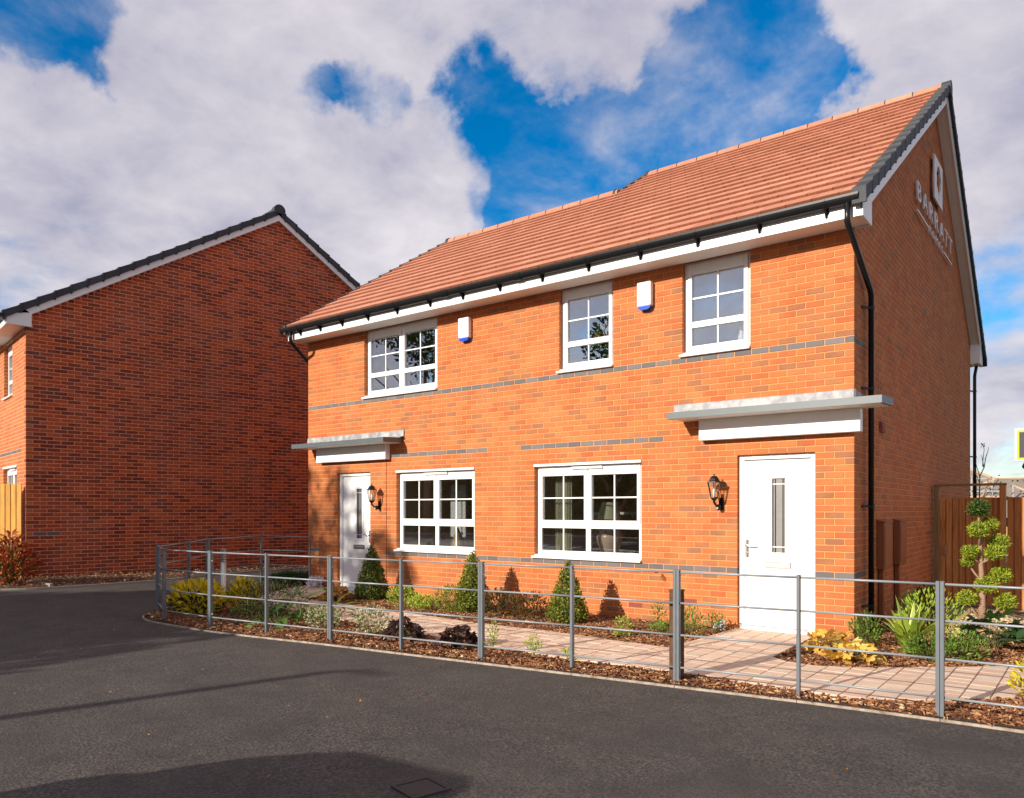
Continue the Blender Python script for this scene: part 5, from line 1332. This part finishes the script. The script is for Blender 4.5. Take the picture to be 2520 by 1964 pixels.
b = MB(); clump(b, (-13.95, -4.02, gz(-14, -4) + .42), .5, .45, .40, 620, .09, .04, .3, tlo=.0, thi=.9); b.build('foliage', M['red'], t)
b = MB(); clump(b, (-13.9, -4.05, gz(-14, -4) + .36), .42, .4, .30, 120, .10, .05, .3, tlo=.0, thi=.7); b.build('foliage', M['orange'], t)

# cloud-pruned conifer in the planter
K = .904
def cw(lat, z, dd=0.0):
    """position on the plane through the trunk that faces the road diagonally"""
    base = Vector((1.08, 1.957, 0)); off = lat * K - 6.09
    return base + Vector((.7914, .6115, 0)) * off + Vector((-.6115, .7914, 0)) * dd + Vector((0, 0, 1.574 + (z - 1.574) * K))
tp = thing('topiary_tree', (1.08, 1.957, .14), 'conifer clipped into round leafy balls on bare branches, standing in the gravel planter', 'topiary tree')
PADS = [(6.690, 1.591, .154, .0), (6.623, 1.284, .134, -.10), (6.890, 1.364, .127, .08), (6.984, 1.110, .140, .0), (6.556, .970, .114, -.02), (6.824, .963, .134, -.14), (6.596, .816, .080, .10), (7.037, .629, .150, .06), (6.783, .495, .154, -.04), (6.516, .302, .134, .0), (7.037, .255, .147, -.06)]
tr = [(6.735, -.02), (6.745, .25), (6.74, .55), (6.725, .80), (6.715, 1.05), (6.705, 1.25), (6.69, 1.50)]
b = MB(); b.tube([cw(a, z) for a, z in tr], [.052, .042, .034, .028, .024, .018, .010], 9, t=.5); b.build('trunk', M['bark'], tp, smooth=True)
for (a, z, r, dd) in PADS[1:]:
    s0 = max(z - .22, .04); j = min(range(len(tr)), key=lambda i: abs(tr[i][1] - s0)); p0 = cw(*tr[j]); p1 = cw(a, z, dd)
    b = MB(); b.tube([p0, (p0 + p1) / 2 + Vector((0, 0, -.02)), p1], [.016, .013, .008], 6); b.build('branch', M['bark'], tp, smooth=True)
for (a, z, r, dd) in PADS:
    c = cw(a, z, dd); r *= K * .86; b = MB()
    b.lathe([(r * .52 * math.sin(q), -r * .52 * math.cos(q)) for q in [math.pi * k / 6 + .001 for k in range(7)]], c, 10, 0, .0)
    for _ in range(int(1500 * (r / .13) ** 2)):
        v = sph().normalized(); v.z = max(v.z, -.7); p = c + Vector((v.x, v.y, v.z * .88)) * r * rnd(.55, 1.08)
        d = v * .5 + Vector((rnd(-1, 1), rnd(-1, 1), rnd(-.4, 1.0)))
        b.leaf(p, d, Vector((rnd(-1, 1), rnd(-1, 1), rnd(-1, 1))), rnd(.028, .055), rnd(.010, .017), R.random())
    b.build('foliage_ball', M['pad' if z < 1.5 else 'padtop'], tp)

# ------------------------------------------------------------------ things seen through the windows
tl = thing('table_lamp', (-3.62, .50, .88), 'cream vase shaped lamp standing inside the right hand ground floor window', 'lamp')
b = MB(); b.lathe([(.10, 0), (.105, .02), (.13, .10), (.185, .24), (.20, .33), (.175, .40), (.09, .46), (.05, .50), (.045, .55)], (-3.62, .50, .83), 20); b.build('lamp_base', M['cream'], tl, smooth=True)
b = MB(); b.lathe([(.18, .60), (.12, .86)], (-3.62, .50, .83), 20); b.build('lamp_shade', M['curtain'], tl, smooth=True)
b = MB(); b.box(-4.9, -2.6, .26, .75, .76, .83); o = b.build('window_table', M['interior'], None); props(o, 'dark low table just inside the right hand ground floor window', 'table')
def curtain(x0, x1, z0, z1, y, lab):
    t = thing('curtain', ((x0 + x1) / 2, y, z0), lab, 'curtain', 'curtains in the ground floor windows'); b = MB(); n_ = 18
    for k in range(n_):
        a, c = x0 + (x1 - x0) * k / n_, x0 + (x1 - x0) * (k + 1) / n_
        ya, yb = y + .022 * math.sin(k * 1.9), y + .022 * math.sin((k + 1) * 1.9)
        b.face([(a, ya, z0), (c, yb, z0), (c, yb, z1), (a, ya, z1)], 0, .5 + .5 * math.sin(k * 2.3))
    b.build('fabric', M['curtain'], t, smooth=True)
    b = MB(); b.tube([(x0 - .02, y, z1 + .01), (x1 + .02, y, z1 + .01)], .012, 6); b.build('rail', M['white'], t)
curtain(-4.48, -4.18, .84, 2.25, .30, 'pale green curtain at the left side of the right hand ground floor window')
curtain(-2.96, -2.78, .84, 2.25, .30, 'pale green curtain at the right side of the right hand ground floor window')
b = MB(); b.lathe([(.17, 0), (.008, .40), (.001, .41)], (-6.62, .40, .87), 12); go = b.build('cone_ornament', M['goldo'], None, smooth=True); props(go, 'gold cone ornament on the sill of the left hand ground floor window', 'ornament')
b = MB(); b.box(-7.6, -6.0, .28, .62, .80, .868); o = b.build('window_shelf', M['interior_d'], None); props(o, 'dark shelf inside the left hand ground floor window', 'shelf')
iw = thing('interior_door', (-7.15, 1.0, .05), 'pale half open inside door seen through the left hand ground floor window', 'door')
b = MB(); b.bbox(-7.32, -6.95, .98, 1.02, .05, 2.05, .004); b.build('leaf', M['white'], iw)
b = MB(); b.tube([(-7.02, .975, 1.15), (-7.02, .93, 1.15), (-7.13, .925, 1.15)], .010, 7); b.build('handle', M['black'], iw)
b = MB(); b.bbox(-4.25, -3.55, .95, 1.25, 1.02, 1.06, .005); b.bbox(-4.25, -3.55, .95, 1.25, 1.50, 1.54, .005); b.bbox(-4.25, -4.21, .95, 1.25, .3, 1.5, .005); o = b.build('shelf_unit', M['soffit'], None); props(o, 'pale shelf unit deep inside the right hand ground floor window', 'shelf')
b = MB(); b.bbox(-4.05, -3.86, 1.02, 1.04, 1.07, 1.36, .005); o = b.build('picture_frame', M['greymetal'], None); props(o, 'small grey picture frame on the shelf inside the right hand ground floor window', 'picture frame')
fv = thing('flower_vase', (-3.55, .40, 3.68), 'vase of peach roses with green leaves inside the middle upstairs window', 'flowers')
b = MB(); b.lathe([(.06, 0), (.075, .12), (.05, .26), (.06, .30)], (-3.55, .42, 3.70), 12); b.build('vase', M['frosted'], fv, smooth=True)
for (dx_, dz_) in ((-.20, .50), (-.08, .44), (.0, .52), (.10, .58), (.16, .66), (-.02, .62)):
    b = MB(); clump(b, (-3.55 + dx_, .36, 3.70 + dz_), .058, .05, .055, 46, .05, .05, .3, tlo=0); b.build('rose', M['peach'], fv)
b = MB(); clump(b, (-3.55, .42, 4.16), .28, .16, .22, 190, .11, .05, .3); b.build('foliage', M['green'], fv)
ev = thing('eucalyptus_vase', (-7.25, .40, 3.68), 'sprays of pale round leaves inside the double upstairs window', 'plant')
b = MB()
for k in range(5):
    a = rnd(-.6, .6); h = rnd(.45, .8)
    for q in range(11):
        s = q / 10; p = Vector((-7.25 + a * .35 * s * s + rnd(-.01, .01), .40, 3.80 + h * s)); b.leaf(p, Vector((rnd(-1, 1), rnd(-1, 0), .3)), Vector((0, -1, .3)), .065, .06, R.random())
b.build('spray', M['sage'], ev)
b = MB(); b.lathe([(.05, 0), (.06, .10), (.035, .2)], (-7.25, .40, 3.70), 12); b.build('vase', M['frosted'], ev, smooth=True)
b = MB(); b.lathe([(.06, 0), (.055, .05), (.03, .08), (.045, .13), (.05, .18), (.03, .23), (.035, .26), (.03, .31), (.001, .335)], (-1.48, .30, 3.70), 12); b.bbox(-1.56, -1.34, .25, .35, 3.70, 3.74, .005)
o = b.build('figurine', M['white'], None, smooth=True); props(o, 'small white figurine on the sill of the right hand upstairs window', 'ornament')
b = MB(); b.bbox(-6.90, -6.80, .25, .26, 3.75, 3.90, .002); o = b.build('white_card', M['white'], None); props(o, 'white card propped in the corner of the double upstairs window', 'card')

# ------------------------------------------------------------------ beyond the fence
sb = thing('sign_board', (2.2, 1.11, 0), 'grey sign board with lime green border and floodlight at the right edge', 'sign')
def SX(p): return Vector((1.505, 1.11, 0)) + Vector((.98, .2, 0)).normalized() * p.x + Vector((-.2, .98, 0)).normalized() * p.y + Vector((0, 0, p.z))
b = MB(); b.bbox(0, 1.25, 0, .03, 2.145, 2.53, .004, X=SX); b.build('panel', M['whiteletter'], sb)
b = MB(); b.box(.022, 1.228, -.004, -.0005, 2.167, 2.508, X=SX); b.build('border', M['signgreen'], sb)
b = MB(); b.box(.044, 1.206, -.008, -.0045, 2.189, 2.486, X=SX); b.build('sign_face', M['signgrey'], sb)
b = MB(); b.bbox(.72, .80, .035, .115, -.2, 2.50, .006, X=SX); b.build('post', M['post_timber'], sb)
b = MB(); b.tube([SX(Vector((.075, -.05, 2.10))), SX(Vector((.11, -.06, 2.085))), SX(Vector((.17, -.06, 2.09)))], [.03, .06, .065], 12); b.tube([SX(Vector((.12, -.03, 2.10))), SX(Vector((.12, .01, 2.16)))], .012, 6); b.build('floodlight', M['black'], sb, smooth=True)
def hip_house(cx_, cy_, w, d, he, hr, rot, lab, over=.4, hip=2.6):
    t = thing('distant_house', (cx_, cy_, 0), lab, 'house', 'houses beyond the garden fence'); c_, s_ = math.cos(rot), math.sin(rot)
    X = lambda p: Vector((cx_ + p.x * c_ - p.y * s_, cy_ + p.x * s_ + p.y * c_, p.z))
    b = MB(); b.box(-w / 2, w / 2, -d / 2, d / 2, -.5, he, X=X); b.build('wall', M['sandwall'], t)
    e = [X(Vector(q)) for q in ((-w / 2 - over, -d / 2 - over, he - .1), (w / 2 + over, -d / 2 - over, he - .1), (w / 2 + over, d / 2 + over, he - .1), (-w / 2 - over, d / 2 + over, he - .1))]
    r0, r1 = X(Vector((-w / 2 + hip, 0, hr))), X(Vector((w / 2 - hip, 0, hr)))
    b = MB(); b.face([e[0], e[1], r1, r0], 0, .3); b.face([e[1], e[2], r1], 0, .6); b.face([e[2], e[3], r0, r1], 0, .4); b.face([e[3], e[0], r0], 0, .7); b.face(e[::-1]); rf = b.build('roof', M['roofgrey'], t)
    for p, q in ((e[0], r0), (e[1], r1), (e[2], r1), (e[3], r0), (r0, r1)):
        b = MB(); b.tube([p + Vector((0, 0, .04)), q + Vector((0, 0, .04))], .10, 6); b.build('ridge_tile', M['board'], rf)
    for xw in (-w / 4, w / 4):
        b = MB(); b.box(xw - .6, xw + .6, -d / 2 - .05, -d / 2 - .01, 1.0, he - .5, X=X); b.build('window', M['white'], t)
        b = MB(); b.box(xw - .5, xw + .5, -d / 2 - .07, -d / 2 - .051, 1.1, he - .6, X=X); b.build('pane', M['black'], t)
    return X
hip_house(-2.15, 50.0, 10.5, 8.0, 1.2, 3.55, .62, 'distant house with a weathered hipped roof just above the fence', hip=4.0)
Xh = hip_house(-6.6, 52.0, 9.5, 8.0, 2.6, 4.75, .10, 'distant house with scaffolding round its roof, beside the gable drainpipe', hip=4.0)
sc = thing('scaffolding', (-4.2, 47.0, 0), 'pale scaffolding with board decks in front of the distant house', 'scaffolding')
for k in range(5):
    p = (-6.5 + k * 1.1, 46.6 + k * .1)
    b = MB(); b.tube([(p[0], p[1], -.5), (p[0], p[1], 3.9 - .12 * k * k * .4)], .05, 6); b.build('standard', M['scaff'], sc)
for z in (2.15, 2.75, 3.15, 3.55):
    b = MB(); b.tube([(-7, 46.6, z), (-2.2 - (z - 2.1) * .9, 47.0, z)], .05, 6); b.build('ledger', M['scaff'], sc)
for z in (1.95, 2.45):
    b = MB(); b.bbox(-7, -2.4, 46.5, 47.3, z - .10, z, .01); b.build('deck_board', M['board'], sc)
bt = thing('bare_tree', (-.05, 11.0, -.2), 'thin leafless young tree behind the fence beside the gable drainpipe', 'tree')
def onr(px, py, dist):
    r, f, u = (px - 1260) / 1883, 1.0, (1255 - py) / 1883
    return CAM + Vector((r * .7914 - f * .6115, r * .6115 + f * .7914, u)) * dist
tips = [[(2409, 1290), (2410, 1230), (2411, 1172), (2421, 1152), (2427, 1120), (2431, 1111)], [(2421, 1152), (2418, 1133), (2415, 1120)], [(2422, 1150), (2425, 1128), (2431, 1110), (2433, 1100)], [(2418, 1148), (2419, 1130), (2422, 1106), (2417, 1092)], [(2411, 1172), (2404, 1150), (2401, 1138)], [(2411, 1190), (2400, 1165), (2397, 1150)]]
base_d = 16.0
for i, ch in enumerate(tips):
    b = MB(); b.tube([onr(x_, y_, base_d + .25 * (i - 2) * k / len(ch)) for k, (x_, y_) in enumerate(ch)], [.016 * (1 - .8 * k / len(ch)) * (1 if i == 0 else .6) for k in range(len(ch))], 5, t=.2); b.build('trunk' if i == 0 else 'branch', M['bark'], bt)
b = MB()
for _ in range(7): b.leaf(onr(2417 + rnd(-5, 5), 1094 + rnd(-4, 6), base_d), Vector((rnd(-1, 1), rnd(-1, 1), rnd(-1, 1))), Vector((0, -1, 0)), .05, .025, .2)
b.build('foliage', M['leaf_far'], bt)
dl = MB(); R.seed(5)
for _ in range(60):
    x_, y_ = rnd(-8, 1.5), rnd(-8.5, -3.9)
    if pip(x_, y_, KERB + [(8, 0), (-9, 0)]): continue
    dl.leaf(Vector((x_, y_, gz(x_, y_) + .004)), Vector((rnd(-1, 1), rnd(-1, 1), .15)), Vector((0, 0, 1)), rnd(.015, .04), rnd(.01, .022), R.random())
dl.build('fallen_leaves', M['orange'], None, kind='stuff')
hl = MB(); hl.leaf(Vector((-.86, -3.265, 1.0)), Vector((.3, 0, -1)), Vector((0, -1, 0)), .085, .05, .1); hl.leaf(Vector((-.88, -3.265, 1.01)), Vector((-1, 0, -.2)), Vector((0, -1, .3)), .06, .035, .3)
hl.leaf(Vector((-.84, -3.27, .97)), Vector((.6, -.2, -1)), Vector((0, -1, 0)), .06, .04, .0); o = hl.build('dried_leaf', M['orange'], None); props(o, 'dried brown leaf caught on the top rail left of the eighth railing post', 'leaf')
cl = thing('climber', (1.05, 5.4, 1.7), 'sparse reddish climber showing over the top of the board fence', 'plant')
b = MB()
for _ in range(46):
    x_ = rnd(.5, 1.6); b.leaf(Vector((x_, 5.45, 1.76 + R.random() ** 2 * .42)), Vector((rnd(-1, 1), -.3, rnd(-.5, 1))), Vector((rnd(-1, 1), -1, 0)), .045, .022, R.random())
b.build('foliage', M['redgreen'], cl)
b = MB()
for _ in range(9):
    x_ = rnd(.5, 1.6); b.tube([(x_, 5.45, 1.6), (x_ + rnd(-.1, .1), 5.45, 1.8), (x_ + rnd(-.15, .15), 5.45, 2.1)], .003, 4)
b.build('stem', M['stalk'], cl)

# ------------------------------------------------------------------ behind the camera: what throws the shadows on the road and shows in the panes
def tree(x, y, h, r, n, label, trunk=.22):
    R.seed(int(-x * 10) + int(h * 10))
    t = thing('broadleaf_tree', (x, y, 0), label, 'tree', 'trees across the road'); z0 = h * .28
    b = MB(); b.tube([(x, y, -.3), (x + .1, y, h * .3), (x, y + .1, h * .6), (x, y, h * .9)], [trunk, trunk * .8, trunk * .5, .04], 9); b.build('trunk', M['bark'], t, smooth=True)
    for k in range(6):
        a = k * 1.05; b = MB(); b.tube([(x, y, h * (.28 + .05 * k)), (x + r * .4 * math.cos(a), y + r * .4 * math.sin(a), h * (.45 + .05 * k)), (x + r * .8 * math.cos(a), y + r * .8 * math.sin(a), h * (.52 + .06 * k))], [.09, .06, .02], 6); b.build('limb', M['bark'], t)
    b = MB(); lobes = [(rnd(-.6, .6) * r, rnd(-.6, .6) * r, rnd(z0 + r * .3, h - r * .35), rnd(.35, .6) * r) for _ in range(16)]
    for (lx_, ly_, lz_, lr) in lobes: clump(b, (x + lx_, y + ly_, lz_), lr, lr, lr * .85, n // 16, .24, .15, .55)
    b.build('crown', M['leaf_far'], t)
tree(-14.9, -20.5, 10.4, 2.3, 4600, 'tall bushy tree across the road, out of frame')
tree(-28.5, -22.0, 14.5, 4.2, 7000, 'unseen tree across the road, made tall to darken the double upstairs window')  # unseen; height raised so the double upstairs window mirrors dark leaves, not bright sky
tree(-13.6, -16.6, 5.5, 2.2, 6000, 'low spreading tree across the road, out of frame', .12)
tree(-11.5, -17.4, 6.0, 2.7, 8000, 'smaller tree across the road, nearer the houses')
tree(-37.0, -23.0, 8.5, 2.8, 3600, 'farthest tree across the road, out of frame')
tree(-10.6, -12.6, 4.6, 1.1, 2200, 'young slim tree beside the road, out of frame', .08)
hd = MB()
for k in range(56): clump(hd, (-62 + k * 1.4, -25.5 + .5 * math.sin(k), 2.4 + .5 * math.sin(k * 1.7)), 1.2, 1.0, 2.6, 230, .34, .22, .6)
hd.box(-63, 16.5, -25.8, -25.3, -.6, 4.0, 0, .0)
o = hd.build('hedge_row', M['leaf_far'], None); props(o, 'long dark hedge across the road', 'hedge')
sl = thing('street_lamp', (-6.55, -16.3, 0), 'slim grey street lamp across the road, out of frame', 'street lamp')
tipz = 4.6
b = MB(); b.tube([(-6.55, -16.3, -.3), (-6.55, -16.3, .9), (-6.55, -16.3, .95), (-6.55, -16.3, tipz)], [.12, .12, .11, .07], 10); b.build('column', M['rail'], sl, smooth=True)
b = MB(); b.tube([(-6.55, -16.3, tipz), (-6.4, -16.3, tipz + .08), (-6.0, -16.3, tipz + .08)], [.04, .05, .02], 8); b.build('lamp_head', M['rail'], sl)
b = MB(); b.tube([(-6.55, -16.3, 2.3), (-6.15, -16.3, 1.7), (-5.7, -16.3, 1.35)], .02, 6); b.build('bracket', M['rail'], sl)
# parked car whose roof shades the near road
cr = thing('parked_car', (-2.0, -11.75, 0), 'dark parked car standing behind the viewpoint, out of frame', 'car')
XC = lambda p: Vector((-2.0 + p.x * math.cos(.10) - p.y * math.sin(.10), -11.75 + p.x * math.sin(.10) + p.y * math.cos(.10), p.z))
def hull(secs, m, name, par):
    """loft of cross-sections along the car: (y, half width, z bottom, z top, corner)"""
    b = MB(); rings = []
    for (y_, hw, z0_, z1_, c_) in secs:
        rings.append([XC(Vector(q)) for q in ((-hw, y_, z0_), (-hw, y_, z1_ - c_), (-hw + c_ * .55, y_, z1_ - c_ * .25), (-hw + c_ * 1.3, y_, z1_), (hw - c_ * 1.3, y_, z1_), (hw - c_ * .55, y_, z1_ - c_ * .25), (hw, y_, z1_ - c_), (hw, y_, z0_))])
    n_ = 8; vs = [v for r_ in rings for v in r_]; fs = []
    for k in range(len(rings) - 1):
        for j in range(n_): fs.append((k * n_ + j, k * n_ + (j + 1) % n_, (k + 1) * n_ + (j + 1) % n_, (k + 1) * n_ + j))
    fs += [tuple(range(n_ - 1, -1, -1)), tuple(range((len(rings) - 1) * n_, len(rings) * n_))]
    b.add(vs, fs); return b.build(name, m, par, smooth=False)
hull([(-2.2, .78, .30, .72, .1), (-2.05, .86, .22, .95, .1), (-1.2, .89, .20, 1.02, .1), (0, .90, .20, 1.05, .1), (1.4, .89, .20, 1.05, .1), (1.95, .86, .25, 1.0, .12), (2.1, .80, .32, .8, .1)], M['carpaint'], 'body', cr)
hull([(-1.15, .74, 1.0, 1.06, .03), (-.45, .72, 1.0, 1.60, .16), (.4, .72, 1.0, 1.70, .2), (1.35, .70, 1.0, 1.66, .2), (1.85, .68, 1.0, 1.30, .12), (1.93, .70, 1.0, 1.06, .03)], M['carpaint'], 'cabin', cr)
for sx_ in (-1, 1):
    b = MB(); b.add([XC(Vector(q)) for q in ((sx_ * .745, -.85, 1.08), (sx_ * .745, 1.5, 1.08), (sx_ * .735, 1.25, 1.50), (sx_ * .735, -.38, 1.50))], [(0, 1, 2, 3)]); b.build('side_window', M['glass'], cr)
    for yw in (-1.35, 1.3):
        b = MB(); b.tube([XC(Vector((sx_ * .72, yw, .32))), XC(Vector((sx_ * .915, yw, .32)))], .32, 18); w_ = b.build('wheel', M['rubber'], cr)
        b = MB(); b.tube([XC(Vector((sx_ * .90, yw, .32))), XC(Vector((sx_ * .92, yw, .32)))], .20, 12); b.build('rim', M['steel'], w_)
    b = MB(); b.bbox(-.12, .12, -.01, .02, -.05, .05, .01, X=lambda p: XC(Vector((sx_ * .62 + p.x, 2.09 + p.y, .82 + p.z)))); b.build('tail_light', M['terra'], cr)
    b = MB(); b.bbox(-.14, .14, -.02, .01, -.05, .05, .01, X=lambda p: XC(Vector((sx_ * .6 + p.x, -2.19 + p.y, .64 + p.z)))); b.build('headlight', M['lampglass'], cr)
